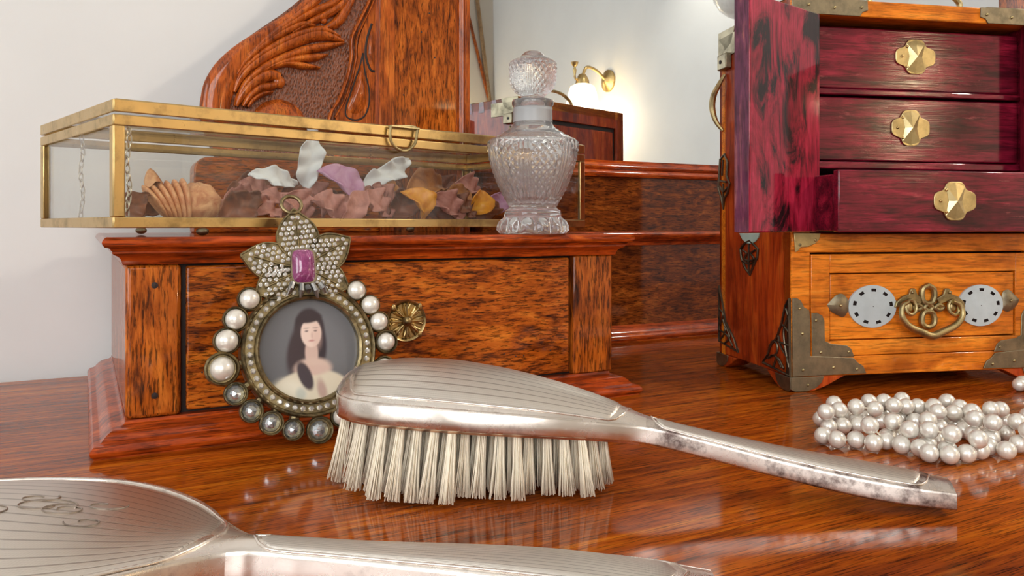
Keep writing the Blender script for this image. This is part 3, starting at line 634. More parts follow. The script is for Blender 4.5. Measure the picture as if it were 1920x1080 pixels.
# the little printed portrait: an invented sitter, dark hair, cream dress, slate ground
pm = B(); n_ = 110; RR = 93*u_
def psm(x, a, b): t = min(1, max(0, (x-a)/(b-a))); return t*t*(3-2*t)
def ell(x, y, cx_, cy_, rx, ry, soft=.12, rot=0):
    dx_, dy_ = x-cx_, y-cy_; c_, s_ = math.cos(rot), math.sin(rot); p, q = dx_*c_+dy_*s_, -dx_*s_+dy_*c_
    return 1-psm(math.hypot(p/rx, q/ry), 1-soft, 1+soft)
def portrait(x, y):
    c_ = np.array((.115,.115,.125))*(1+.35*ell(x,y,.3,.3,.8,.8,.9))
    def lay(col, m_): nonlocal c_; c_ = c_*(1-m_)+np.array(col)*m_
    lay((.035,.022,.028), ell(x,y,.03,.42,.30,.40,.12)); lay((.045,.028,.034), ell(x,y,-.22,.02,.20,.52,.25,-.25)); lay((.03,.02,.03), ell(x,y,.24,.10,.12,.40,.3))
    lay((.60,.42,.36), ell(x,y,.05,-.08,.13,.28,.2)); lay((.62,.45,.38), ell(x,y,.06,-.38,.36,.2,.25))
    lay((.66,.58,.45), ell(x,y,.02,-1.0,.86,.60,.06)); lay((.74,.68,.55), ell(x,y,-.45,-.86,.34,.30,.4)); lay((.60,.42,.36), ell(x,y,.08,-.42,.30,.10,.4))
    lay((.36,.42,.40), ell(x,y,-.20,-.86,.10,.12,.6)*.6); lay((.05,.035,.045), ell(x,y,-.10,-.52,.13,.30,.2,.35)); lay((.30,.10,.12), ell(x,y,.22,-.82,.09,.22,.5,.2)*.55)
    lay((.76,.58,.50), ell(x,y,.06,.32,.205,.285,.08)); lay((.62,.40,.34), ell(x,y,.17,.24,.09,.22,.7)*.5)
    lay((.035,.022,.028), ell(x,y,.03,.62,.25,.10,.25,.1))
    for ex in (-.03, .15): lay((.10,.06,.06), ell(x,y,ex,.36,.035,.016,.5)*.9); lay((.14,.09,.08), ell(x,y,ex,.415,.055,.012,.6)*.6)
    lay((.50,.30,.26), ell(x,y,.075,.27,.018,.06,.8)*.6); lay((.48,.16,.16), ell(x,y,.06,.165,.058,.018,.6)*.85)
    return c_
vs_, cols, idx = [], [], {}
for i in range(n_+1):
    for j in range(n_+1):
        x, y = -1+2*i/n_, -1+2*j/n_
        if x*x+y*y <= 1.02: idx[i,j] = len(vs_); vs_.append((rc[0]+x*RR, .0008, rc[1]+y*RR)); cols.append(portrait(x, y))
pm.add(vs_, [(idx[i,j], idx[i+1,j], idx[i+1,j+1], idx[i,j+1]) for (i, j) in idx if (i+1,j) in idx and (i+1,j+1) in idx and (i,j+1) in idx])
m, nt, b = mat('printed_portrait'); M['print'] = m
at_ = nt.nodes.new('ShaderNodeVertexColor'); at_.layer_name = 'print'; nt.links.new(at_.outputs[0], b.inputs['Base Color']); b.inputs['Roughness'].default_value = .3; b.inputs['Coat Weight'].default_value = .6; b.inputs['Coat Roughness'].default_value = .05
po_ = pm.mk('portrait_print', m, jf); ca = po_.data.color_attributes.new('print', 'FLOAT_COLOR', 'POINT')
for i, c_ in enumerate(cols): ca.data[i].color = (*c_, 1)
# pearls and gems in cups
def cup(px, py, ro, kind, ri):
    a, b2 = fl(px, py); MM = Matrix.Translation((a, 0, b2)) @ Matrix.Rotation(R(90),4,'X'); o_, i_ = ro*u_, ri*u_
    c_ = B(); c_.lathe([(.0003,-.001),(o_*.85,-.001),(o_,.0012),(o_*1.0,.0030),(o_*.94,.0036),(o_*.86,.0030),(o_*.80,.0012),(.0003,.0008)], 28, MM); co = c_.mk('setting_cup', M['antique'], jf)
    dx_, dy_ = rc[0]-a, rc[1]-b2; L = math.hypot(dx_, dy_)
    B().tube([(a+dx_/L*o_*.8, .0010, b2+dy_/L*o_*.8), (a+dx_*(1-120*u_/L), .0010, b2+dy_*(1-120*u_/L))], .0026, 8).mk('setting_arm', M['antique'], jf)
    if kind == 'pearl': B().sphere(MM @ Vector((0,0,.0022)), i_, 24, 16).mk('pearl', M['pearl'], co)
    else: B().lathe([(.0001,.0046),(i_*.45,.0042),(i_*.85,.0024),(i_,.0010),(i_*.9,.0006)], 10, MM, None, False).mk('faceted_gem', M['mirrorgem'], co, 0, 15)
for a in ((486,571,22,'pearl',18),(461,606,23,'pearl',18.5),(445,643,24,'pearl',20),(436,691,30,'pearl',21),(457,736,21,'gem',17),(482,768,21,'gem',17),(515,792,22,'gem',17),
          (552,808,20,'gem',16),(599,814,25,'gem',18),(641,794,22,'pearl',17),(683,563,20,'pearl',18),(708,592,20,'pearl',18),(723,625,21,'pearl',17.5),(735,664,23,'pearl',17),(728,712,22,'pearl',17),(706,756,21,'gem',17),(676,783,21,'gem',17)): cup(*a)
# flower crest
fc = fl(584, 517)
for (tx, ty, wd) in ((572,404,37),(474,490,33),(677,460,33),(497,562,30),(668,557,30)):
    a, b2 = fl(tx, ty); dx_, dy_ = a-fc[0], b2-fc[1]; L = math.hypot(dx_, dy_); ex, ey = dx_/L, dy_/L; W_ = wd*u_*1.05
    prof = [(.12,.25),(.30,.78),(.48,1.0),(.66,.92),(.82,.60),(.93,.24),(1.0,0)]
    def P2(s_, w_): return (fc[0]+ex*s_*L-ey*w_*W_, fc[1]+ey*s_*L+ex*w_*W_)
    pl_ = sp2([P2(s_, w_) for s_, w_ in prof]+[P2(s_, -w_) for s_, w_ in prof[::-1][1:]], 40)
    pb_ = B(); pb_.prism(pl_, -.0026, .0015, ff); pt = pb_.mk('flower_petal', M['antique'], jf)
    B().tube([(p[0], -.0028, p[1]) for p in pl_], .00055, 6, True).mk('petal_rim', M['antique'], pt)
    B().tube([(P2(s_, .06*math.sin(s_*6))[0], -.0030, P2(s_, .06*math.sin(s_*6))[1]) for s_ in np.linspace(.22,.80,10)], .0006, 6).mk('petal_vein', M['antique'], pt)
    hw_ = herm([p[0] for p in prof], [p[1] for p in prof]); st_ = .0030
    for ii in range(-5, 6):
        for jj in range(0, 14):
            s_ = .26+jj*st_*.88/L; w_ = (ii+.5*(jj % 2))*st_*.92/W_
            if s_ > .93 or abs(w_) > hw_(s_)-.15 or abs(w_) < .08: continue
            q = P2(s_, w_); link('rhinestone', stone, M['strass'], pt, 0, 20, (q[0]+random.uniform(-1,1)*.0001, -.0030, q[1]), (0, random.uniform(0,3), 0))
g0 = fl(584, 514); gw, gh = 21*u_, 31*u_
rr_ = [(g0[0]+math.copysign(abs(math.cos(a))**.45, math.cos(a))*gw, g0[1]+math.copysign(abs(math.sin(a))**.45, math.sin(a))*gh) for a in np.linspace(0,2*math.pi,48,False)]
B().prism([(g0[0]+(p[0]-g0[0])*1.12, g0[1]+(p[1]-g0[1])*1.1) for p in rr_], -.0040, 0, ff).mk('gem_setting', M['bronze'], jf)
B().dome(rr_, -.0040, -.0074, ff, 6, 3).mk('purple_gem', M['gem'], jf, 0, 60)
for (sx, sy, tx, ty) in ((578,548,575,573),(598,548,607,575),(562,545,553,566),(612,548,622,566),(588,552,590,566)):
    s0, s1 = fl(sx, sy), fl(tx, ty); B().tube([(s0[0],-.0045,s0[1]), ((s0[0]*.5+s1[0]*.5),-.0056,(s0[1]+s1[1])/2), (s1[0],-.0044,s1[1])], [.0014,.0016,.0005], 8).mk('crest_prong', M['steel'], jf)
lp = fl(570, 394); B().tube([(lp[0]+.0051*math.cos(a), -.001+.0015*math.sin(a), lp[1]+.0049*math.sin(a)) for a in np.linspace(0,2*math.pi,36,False)], .0010, 10, True).mk('hanging_loop', M['antique'], jf)
for o_ in jf.children:
    pass

# ------------------------------------------------------------------ silver dressing set: shells of revolution-like sections
def shell_body(xs, w, zb, zw, zc, f0=.86):
    b_ = B(); n = len(xs); rows = []
    for x in xs:
        W_, a, c_, d_ = w(x), zb(x), zw(x), zc(x); h = c_-a
        half = [(W_*.93, a), (W_*.985, a+.05*h), (W_, a+.13*h), (W_*.988, a+.50*h), (W_*.975, a+.86*h), (W_*.962, a+.97*h), (W_*.945, c_+.0001), (W_*.925, c_+.0001), (W_*.905, c_-.0007), (W_*.885, c_+.0001)]
        half += [(W_*f, c_+(d_-c_)*(1-(f/.90)**2.0)) for f in (.84,.76,.66,.54,.40,.26,.13)]
        rows.append([(x, y, z) for y, z in half] + [(x, 0, d_)] + [(x, -y, z) for y, z in half[::-1]])
    m_ = len(rows[0])
    fs_ = [(i*m_+j, (i+1)*m_+j, (i+1)*m_+(j+1)%m_, i*m_+(j+1)%m_) for i in range(n-1) for j in range(m_)]
    fs_ += [tuple(range(m_)), tuple((n-1)*m_+j for j in reversed(range(m_)))]
    return b_.add([p for r in rows for p in r], fs_)
def panel(x0, x1, w, zw, zc, fmax, n=50, m_=25, lift=.00045):
    b_ = B(); vs = []; uv = []
    for i in range(n):
        s_ = i/(n-1); x = x0+(x1-x0)*s_; en = min(1, (1-(2*s_-1)**2)*6)**.5
        for j in range(m_):
            f_ = (-1+2*j/(m_-1))*fmax*en; W_ = w(x)
            ed = (abs(-1+2*j/(m_-1)) == 1 or i in (0, n-1))
            vs.append((x, f_*W_, zw(x)+(zc(x)-zw(x))*(1-(f_/.9)**2)+(0 if ed else lift))); uv.append((f_/fmax*2.0, x*1.0))
    b_.add(vs, [(i*m_+j, (i+1)*m_+j, (i+1)*m_+j+1, i*m_+j+1) for i in range(n-1) for j in range(m_-1)]); b_.uv = uv
    return b_
def bead(x0, x1, w, zw, zc, f, par, r=.00055, name='rim_bead'):
    P_ = []
    for sg in (1, -1):
        for i in range(45):
            s_ = i/44 if sg > 0 else 1-i/44; en = min(1, (1-(2*s_-1)**2)*5)**.5 if 0 < s_ < 1 else 0
            x = x0+(x1-x0)*s_; ff_ = f*en; P_.append((x, sg*ff_*w(x), zw(x)+(zc(x)-zw(x))*(1-(ff_/.9)**2)+.0002))
    P_ = [p for i, p in enumerate(P_) if i == 0 or (Vector(p)-Vector(P_[i-1])).length > 1e-4]
    B().tube(P_, r, 8, True).mk(name, M['silver'], par, 0, 180)
# hairbrush: local x from the head's end to the handle's tip
tipX, tipd = .1690, .3120; ba = R(10.8)
L_all = .250
hx, hy = cw(tipX-math.cos(ba)*L_all, tipd+math.sin(ba)*L_all)
hb = thing('hairbrush', 'silver-backed hairbrush with pale bristles lying before the drawer case', 'hairbrush', (hx, hy, .0004), (0, 0, -ba-YAW))
bs = L_all/.257
def bh(xs, ys): return herm([x*bs for x in xs], ys)
w_ = bh([0,.004,.012,.025,.045,.07,.095,.12,.139,.16,.19,.225,.246,.257], [.004,.0135,.0225,.0292,.0318,.0298,.0228,.0135,.0072,.0068,.0088,.0112,.0108,.0098])
zb_ = bh([0,.045,.09,.139,.165,.19,.235,.257], [.0290,.0283,.0258,.0205,.0155,.0108,.0038,.0022])
zw_ = bh([0,.045,.09,.12,.139,.165,.19,.235,.257], [.0375,.0375,.0342,.0300,.0272,.0222,.0174,.0108,.0085])
zc_ = bh([0,.004,.010,.018,.045,.07,.09,.12,.139,.165,.19,.235,.257], [.0390,.0440,.0472,.0490,.0507,.0485,.0450,.0372,.0305,.0250,.0208,.0145,.0112])
xs1 = [.1347*(i/110)**1.5 for i in range(111)]
shell_body(xs1, w_, zb_, zw_, zc_).mk('brush_back', M['silver'], hb, 0, 50)
shell_body([.1345+.1155*i/90 for i in range(91)], w_, zb_, zw_, zc_).mk('handle', M['silver_t'], hb, 0, 50)
panel(.009, .125, w_, zw_, zc_, .80).mk('engraved_panel', M['engrave'], hb, 0, 60)
panel(.138, .240, w_, zw_, zc_, .74).mk('handle_panel', M['engrave'], hb, 0, 60)
bead(.007, .128, w_, zw_, zc_, .835, hb); bead(.1365, .243, w_, zw_, zc_, .80, hb, .0004)
bedb = B(); bl = []
for i in range(41):
    x = .0008+.131*(i/40)**1.5; bl.append((x, w_(x)*.95))
pl_ = bl + [(x, -y) for x, y in bl[::-1]]
n = len(pl_)
bedb.add([(x, y, zb_(x)-.0006) for x, y in pl_]+[(x, y*1.035, zb_(x)+.0006) for x, y in pl_], [tuple(range(n)), tuple(range(2*n-1,n-1,-1))]+[(i,(i+1)%n,n+(i+1)%n,n+i) for i in range(n)])
bedb.mk('bristle_bed', M['copper'], hb, 0, 50)
tufts = []
for k_ in range(5):
    b_ = B()
    for q in range(46):
        rr_ = math.sqrt(random.random()); a = random.uniform(0, 6.283); sx, sy = rr_*math.cos(a), rr_*math.sin(a); ln = 1-random.random()**2*.10
        p0 = Vector((sx*.0016, sy*.0016, .0012)); p1 = Vector((sx*.0033+random.gauss(0,.0003), sy*.0033+random.gauss(0,.0003), -.0228*ln))
        pm_ = (p0+p1)/2 + Vector((sx*-.0003, sy*-.0003, 0)); r0 = .00034
        vs = []
        for pp, rad in ((p0, r0), (pm_, r0), (p1, r0*.8)):
            for t in range(3): an = t*2.094+a; vs.append((pp.x+rad*math.cos(an), pp.y+rad*math.sin(an), pp.z))
        b_.add(vs, [(i*3+t, i*3+(t+1)%3, i*3+3+(t+1)%3, i*3+3+t) for i in range(2) for t in range(3)]+[(6,7,8)])
    tufts.append(b_.mesh('bristle_tuft'))
nt_ = 0
for row in range(-4, 5):
    x = .0085+(.0036 if row % 2 else 0)
    while x < .119:
        lim = w_(x)*.92-.0010; y = row*.0068
        if abs(y) <= lim:
            zt = zb_(x)-.0006; f_ = y/.031; g_ = (x-.060)/.06
            o = link('bristle_tuft', tufts[nt_ % 5], M['bristle'], hb, 0, 180, (x, y, zt), (R(13*f_+random.uniform(-2,2)), R(-11*g_*abs(g_)-2*g_+random.uniform(-2.5,2.5)), random.uniform(0,6.28)))
            # rotation order: spin about its own axis first
            o.rotation_mode = 'QUATERNION'
            tilt = Matrix.Rotation(R(24*f_+random.uniform(-2,2)), 3, 'X') @ Matrix.Rotation(R(-6*g_+random.uniform(-2.5,2.5)), 3, 'Y')
            o.rotation_quaternion = (tilt @ Matrix.Rotation(random.uniform(0,6.28), 3, 'Z')).to_quaternion()
            ca_ = math.cos(R(24*f_))*math.cos(R(6*g_)); o.scale = (1, 1, (zt-.0013)/.0228/max(.8, ca_))
            nt_ += 1
        x += .0072
# hand mirror, face down
mA = R(8); nX, nd = -.081, .2405; headL = .170
mx, my = cw(nX-math.cos(mA)*headL, nd+math.sin(mA)*headL)
hm = thing('hand_mirror', 'silver hand mirror lying face down with monogrammed engraved back', 'hand mirror', (mx, my, .0045), (R(-4), 0, -mA-YAW))
mw = herm([0,.004,.012,.025,.045,.070,.095,.118,.140,.156,.170,.19,.23,.27,.30,.308], [.006,.022,.037,.052,.064,.0705,.069,.0575,.0390,.0205,.0085,.0072,.0095,.0130,.0125,.0105])
mzb = herm([0,.05,.15,.2,.308], [.0015,.0005,.001,.002,.001]); mzw = herm([0,.05,.14,.170,.2,.27,.308], [.0090,.0095,.0095,.0100,.0095,.0085,.0070])
mzc = herm([0,.02,.07,.12,.150,.170,.2,.27,.308], [.0095,.0125,.0150,.0140,.0125,.0125,.0122,.0122,.0085])
shell_body([.1695*(i/120)**1.4 for i in range(121)], mw, mzb, mzw, mzc).mk('mirror_back', M['silver'], hm, 0, 50)
shell_body([.1690+.139*i/90 for i in range(91)], mw, mzb, mzw, mzc).mk('handle', M['silver'], hm, 0, 50)
panel(.008, .160, mw, mzw, mzc, .84).mk('engraved_panel', M['engrave'], hm, 0, 60)
panel(.176, .298, mw, mzw, mzc, .74).mk('handle_panel', M['engrave'], hm, 0, 60)
bead(.005, .164, mw, mzw, mzc, .875, hm, .0007); bead(.174, .301, mw, mzw, mzc, .80, hm, .0005)
def msurf(x, y): f_ = y/mw(x); return (x, y, mzw(x)+(mzc(x)-mzw(x))*(1-(f_/.9)**2)+.0006)
mo = B()
M['engr_dark'] = metal('engraved_line', (.40,.34,.29), (.25,.2,.17), .4)
for cx_, cy_, r0, tw, ph in ((.074,.010,.009,2.2,0),(.084,.008,.0065,2.6,2),(.066,.018,.006,-2.0,1),(.098,-.002,.005,2.0,3.5),(.060,.002,.008,1.6,4.4),(.092,.016,.006,-1.7,0.6)):
    mo.tube([msurf(cx_+.022+r0*(1-.7*t)*math.cos(ph+tw*3.14*t)*1.3, cy_+r0*(1-.7*t)*math.sin(ph+tw*3.14*t)) for t in np.linspace(0,1,28)], .00025, 5)
mo.mk('monogram', M['engr_dark'], hm)

# ------------------------------------------------------------------ pearl necklace
zc8 = [(278,683,0),(382,712,0),(540,715,0),(675,740,0),(790,720,0),(935,760,0),(1045,780,0),(1130,820,0),(1290,838,0),(1425,825,0),(1545,800,0),(1630,770,0),(1740,795,0),(1865,750,0),
 (655,620,1),(830,590,1),(975,640,1),(1125,655,1),(1120,580,1),(1310,690,1),(1530,710,1),(1500,570,1),(1645,600,1),(1745,660,0),(1640,665,0),(435,600,0),(550,595,0),(315,610,0),(1215,610,0),(1420,640,0),(860,680,0),(1190,720,0),
 (300,510,1),(360,440,1),(405,485,1),(262,545,0),(540,470,1),(650,425,1),(695,470,1),(760,425,1),(850,460,1),(910,410,1),(960,450,1),(1030,445,1),(1155,460,1),(1205,510,1),(1275,425,1),(1385,460,1),(1335,500,1),
 (1480,510,1),(1085,520,0),(1365,590,0),(1630,490,1),(1710,470,1),(1845,570,1),(1750,560,0),(1930,650,1),(1980,600,0),(470,540,0),(610,540,0),(740,560,0),(900,540,0),(1010,560,0),(1260,560,0),(1440,560,0),(1570,540,0),(1930,520,0),
 (1990,740,0),(2060,690,0),(1862,268,0),(1905,250,0),(1960,262,0),(2010,300,0),(2050,380,0),(2040,470,0)]
pr_ = .0043; P = []
for (zx, zy, ly) in zc8:
    px, py = 1480+zx/4.32, 660+zy/4.32; z = pr_ if not ly else pr_*2.55
    p = tab(px, py, z); P.append([p.x, p.y, z])
for p in [q for q in P if q[2] > pr_*1.5]:              # every upper pearl rests on one below it
    if min(math.hypot(p[0]-q[0], p[1]-q[1]) for q in P if q[2] < pr_*1.5) > pr_*1.35: P.append([p[0]+.0006, p[1]+.0010, pr_])
P = np.array(P); z0_ = P[:,2].copy(); A0 = P.copy()
for it in range(120):                                   # let touching pearls push one another apart
    for i in range(len(P)):
        d_ = P - P[i]; L = np.sqrt((d_**2).sum(1)); L[i] = 9
        for j in np.where(L < 2*pr_*.985)[0]:
            s_ = (2*pr_*.985-L[j])/2; q = d_[j]/max(L[j], 1e-5); P[j] += q*s_*.5; P[i] -= q*s_*.5
    P[:,2] = np.clip(P[:,2], pr_, None); P += (A0-P)*.04
nc = P[0]; nk_ = thing('pearl_necklace', 'long white pearl necklace heaped on the table before the red jewellery chest', 'necklace', (nc[0], nc[1], .0003))
pmsh = B().sphere((0,0,0), pr_, 28, 18).mesh('pearl')
for p in P: link('pearl', pmsh, M['pearl'], nk_, 0, 180, (p[0]-nc[0], p[1]-nc[1], p[2]))
sb = B(); left = set(range(1, len(P))); cur = 0           # the thread runs on from pearl to nearest pearl
while left:
    nx_ = min(left, key=lambda q: ((P[q]-P[cur])**2).sum())
    if ((P[nx_]-P[cur])**2).sum()**.5 < .024: sb.tube([(P[k_][0]-nc[0], P[k_][1]-nc[1], P[k_][2]) for k_ in (cur, nx_)], .0004, 5)
    left.discard(nx_); cur = nx_
sb.mk('string', M['bristle'], nk_)

# ------------------------------------------------------------------ jewellery chest
JX, Jd, JA = .184, .5307, R(11); JC, JS = math.cos(JA), math.sin(JA)
jw = thing('jewellery_chest', 'red lacquered jewellery chest with brass corners and its left door open', 'jewellery box', (*cw(JX, Jd), .0003), (0, 0, JA-YAW))
JW, JD, JT = .1985, .1065, .2605
def cl(px, py, t=0.0):                                  # a pixel on the chest-local plane y = t  -> (x, z)
    r = (px-CX)/F; X0, D0 = JX-JS*t, Jd+JC*t; s_ = (r*D0-X0)/(JC-JS*r); return (s_, CH+(HZ-py)/F*(D0+JS*s_))
def sd(px, py):                                         # a pixel on the left side x = 0 -> (y, z)
    r = (px-CX)/F; t = (JX-r*Jd)/(JC*r+JS); return (t, CH+(HZ-py)/F*(Jd+JC*t))
fj = lambda a, b, t: (a, t, b)
fsd = lambda a, b, t: (t, a, b)
mo_ = lambda a: (JW-a[0], a[1])
def cb(nm, m_, *a, bevel=.0008, par=None): return B().box(*a).mk(nm, M[m_], par or jw, bevel)
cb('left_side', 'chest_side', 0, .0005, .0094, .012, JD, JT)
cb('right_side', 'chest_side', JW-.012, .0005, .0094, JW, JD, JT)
cb('back_frame', 'chest', .0, JD-.010, .0094, JW, JD-.004, JT-.001, bevel=0)
for a in ((0,.0094,.016,JT),(JW-.016,.0094,JW,JT),(.016,.0094,JW-.016,.028),(.016,JT-.022,JW-.016,JT)): cb('back_frame', 'chest_side', a[0], JD-.004, a[1], a[2], JD, a[3])
cb('back_panel', 'chest_side', .021, JD-.004, .033, JW-.021, JD-.001, JT-.027, bevel=.003)
for a in ((.016,.028,.021,JT-.022),(JW-.021,.028,JW-.016,JT-.022),(.021,.028,JW-.021,.033),(.021,JT-.027,JW-.021,JT-.022)): cb('back_groove', 'dark_gap', a[0], JD-.004, a[1], a[2], JD-.0032, a[3], bevel=0)
cb('top_board', 'chest', 0, 0, JT-.0110, JW, JD, JT)
cb('left_front_stile', 'chest', 0, 0, .0094, .0138, .010, JT-.011); cb('right_front_stile', 'chest', JW-.0138, 0, .0094, JW, .010, JT-.011)
cb('base_rail', 'chest', .0, -.0006, .0094, JW, .02, .0222); cb('middle_rail', 'chest', .0, -.0004, .0915, JW, .012, .1040)
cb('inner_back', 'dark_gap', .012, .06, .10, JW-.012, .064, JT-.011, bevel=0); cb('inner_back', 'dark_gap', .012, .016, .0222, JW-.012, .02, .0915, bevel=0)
cb('inner_shelf', 'burg', .012, .009, .1985, JW-.012, .06, .2025); cb('inner_shelf', 'burg', .012, .009, .1480, JW-.012, .06, .1530)
cb('inner_floor', 'burg', .012, .002, .1040, JW-.012, .06, .1046)
cb('inner_jamb', 'burg', .0120, .0085, .1046, .0142, .06, JT-.011); cb('inner_jamb', 'burg', JW-.0142, .0085, .1046, JW-.012, .06, JT-.011)
# small drawers with quatrefoil plates
def quat(cx_, cz_, w, h, n=72):
    out = []
    for i in range(n):
        a = 2*math.pi*i/n; r = 1 + .10*math.cos(4*a) - .05*math.cos(8*a) + .03*math.cos(2*a)
        out.append((cx_+w*r*.98*math.cos(a), cz_+h*r*1.0*math.sin(a)))
    return out
def plate(par, px, py, t, w=.0147, h=.0118):
    c = cl(px, py, t); q = quat(c[0], c[1], w, h)
    p_ = B().prism(q, t-.0012, t, fj).mk('drawer_plate', M['plate'], par, .0003)
    # the folded pull: raised facets meeting at a point
    star = [(c[0]+rx*w*math.cos(a), c[1]+rx*h*math.sin(a)) for a, rx in ((R(90),.98),(R(58),.92),(R(0),.34),(R(-58),.92),(R(-90),.98),(R(-122),.92),(R(180),.34),(R(122),.92))]
    b_ = B(); b_.add([(a_, t-.0013, b2) for a_, b2 in star]+[(c[0], t-.0034, c[1])], [(i, (i+1)%8, 8) for i in range(8)]); b_.mk('raised_pull', M['plate'], p_, 0, 5)
    for a in (R(180), R(128), R(232)):
        B().sphere((c[0]+.74*w*math.cos(a), t-.0015, c[1]+.74*h*math.sin(a)), .0010, 10, 6, (1,.7,1)).mk('pin', M['brass'], p_)
    return p_
d1 = cb('drawer', 'burg', .0148, .0110, .2030, .1838, .055, .2450, bevel=.001); plate(d1, 1715, 108, .0110)
d2 = cb('drawer', 'burg', .0148, .0110, .1538, .1838, .055, .1972, bevel=.001); plate(d2, 1706, 241, .0110, .0140, .0122)
d3 = B(); d3.box(.0148, -.030, .1052, .1838, -.024, .1446); d3 = d3.mk('drawer', M['burg'], jw, .001)
cb('drawer_side', 'burg', .0155, -.024, .1058, .0195, .05, .142, par=d3); cb('drawer_side', 'burg', .1791, -.024, .1058, .1831, .05, .142, par=d3); cb('drawer_bottom', 'burg', .0195, -.024, .1058, .1791, .05, .108, par=d3)
plate(d3, 1789, 378, -.030, .0146, .0122)
# lower drawer: raised frame round a sunk panel
x0, x1, z0, z1 = .0141, JW-.0141, .0226, .0902; a0, a1, c0, c1 = .0277, JW-.0277, .0326, .0777
ld = B()
for a in ((x0,z0,a0,z1),(a1,z0,x1,z1),(a0,z0,a1,c0),(a0,c1,a1,z1)): ld.box(a[0], -.0006, a[1], a[2], .014, a[3])
ld = ld.mk('lower_drawer', M['chest'], jw, .0005)
cb('drawer_panel', 'chest', a0+.0007, .0004, c0+.0007, a1-.0007, .012, c1-.0007, par=ld, bevel=.0006)
def oval(px, py):
    c = cl(px, py, .0004); A_, B_ = .0179, .0143; b_ = B(); seg = 72; rings = (0.02,.45,.70,.84,1.0); vs = []; fs_ = []
    for t in (-.0010, .0006):
        for q in rings: vs += [(c[0]+A_*q*math.cos(2*math.pi*i/seg), t - (.0006*(1-q*q) if t < 0 else 0), c[1]+B_*q*math.sin(2*math.pi*i/seg)) for i in range(seg)]
    nr = len(rings)
    for i in range(seg):
        j = (i+1) % seg; slot = (i % 8) in (0,1,2)
        for r_ in range(nr-1):
            if r_ == 2 and slot: continue
            fs_.append((r_*seg+i, (r_+1)*seg+i, (r_+1)*seg+j, r_*seg+j))
        fs_.append(((nr-1)*seg+i, (2*nr-1)*seg+i, (2*nr-1)*seg+j, (nr-1)*seg+j))
    b_.add(vs, fs_)
    o = b_.mk('jade_oval', M['jade'], ld, 0, 30); B().prism([(c[0]+A_*.9*math.cos(a), c[1]+B_*.9*math.sin(a)) for a in np.linspace(0,2*math.pi,40,False)], .0001, .0005, fj).mk('slot_shadow', M['dark_gap'], o)
oval(1634, 575); oval(1836, 573)
def heartleaf(pxs):
    q = sp2([cl(*p, .0004) for p in pxs], 36)
    o = B().dome(q, -.0006, -.0022, fj, 4, 3).mk('leaf_mount', M['bronze'], ld, 0, 40)
    cx_, cz_ = sum(p[0] for p in q)/len(q), sum(p[1] for p in q)/len(q); B().sphere((cx_, -.0024, cz_), .0011, 10, 6).mk('pin', M['brass_dull'], o)
heartleaf(((1549,572),(1558,562),(1568,553),(1579,552),(1588,562),(1590,572),(1588,584),(1580,595),(1568,591),(1556,584),(1549,572)))
heartleaf(((1909,562),(1900,553),(1890,544),(1880,546),(1876,556),(1876,566),(1877,578),(1886,585),(1897,580),(1906,570),(1909,562)))
# pull: pierced plate and heart-shaped bail
def loopz(pts, r, nm='pull_fret', t=-.0018, par=None):
    q = spline([(*[cl(*p, t)[0]], t, cl(*p, t)[1]) for p in pts]+[(cl(*pts[0], t)[0], t, cl(*pts[0], t)[1])], 36)[:-1]
    return B().tube(q, r, 8, True).mk(nm, M['brass_dull'], par or ld)
pc = (1740, 577)
ft = loopz([(1740,536),(1750,542),(1752,555),(1748,567),(1740,570),(1732,567),(1728,555),(1730,542)], .0019)
loopz([(1740,584),(1748,587),(1752,598),(1750,609),(1740,614),(1730,609),(1728,598),(1732,587)], .0019, par=ft.parent)
loopz([(1740,570),(1747,577),(1740,584),(1733,577)], .0017); loopz([(1752,577),(1760,572),(1768,577),(1760,582)], .0016); loopz([(1728,577),(1720,572),(1712,577),(1720,582)], .0016)
for s_ in (1, -1):
    w2 = [(1740+s_*(x-1740), y) for x, y in ((1752,560),(1764,553),(1768,541),(1776,541),(1780,552),(1792,556),(1803,566),(1806,577),(1796,576),(1786,568),(1772,566),(1758,571))]
    B().prism([cl(*p, .0) for p in w2], -.0026, -.0004, fj).mk('pull_wing', M['brass_dull'], ld, .0006)
    c = cl(1740+s_*35, 548, 0); B().sphere((c[0], -.003, c[1]), .0012, 10, 6).mk('pin', M['brass_dull'], ld)
    c = cl(1740+s_*40, 576, 0)
    B().tube([(c[0]+.0040*math.cos(a), -.0042+.0006*math.sin(a), c[1]+.0048*math.sin(a)) for a in np.linspace(0,2*math.pi,20,False)], .0012, 8, True).mk('bail_eye', M['brass_dull'], ld)
    B().sphere((c[0], -.0026, c[1]), .0030, 14, 8, (1,.5,1.2)).mk('eye_boss', M['brass_dull'], ld)
bail = [(1702,567),(1692,572),(1688,585),(1690,598),(1702,613),(1722,622),(1743,630),(1765,621),(1786,611),(1799,597),(1802,584),(1797,571),(1786,566)]
q = spline([(cl(*p, -.005)[0], -.0055-.002*math.sin(i/12*3.14), cl(*p, -.005)[1]) for i, p in enumerate(bail)], 48)
B().tube(q, [.0015+.0011*math.sin(math.pi*i/47)**2 for i in range(48)], 10).mk('bail_pull', M['brass_dull'], ld)
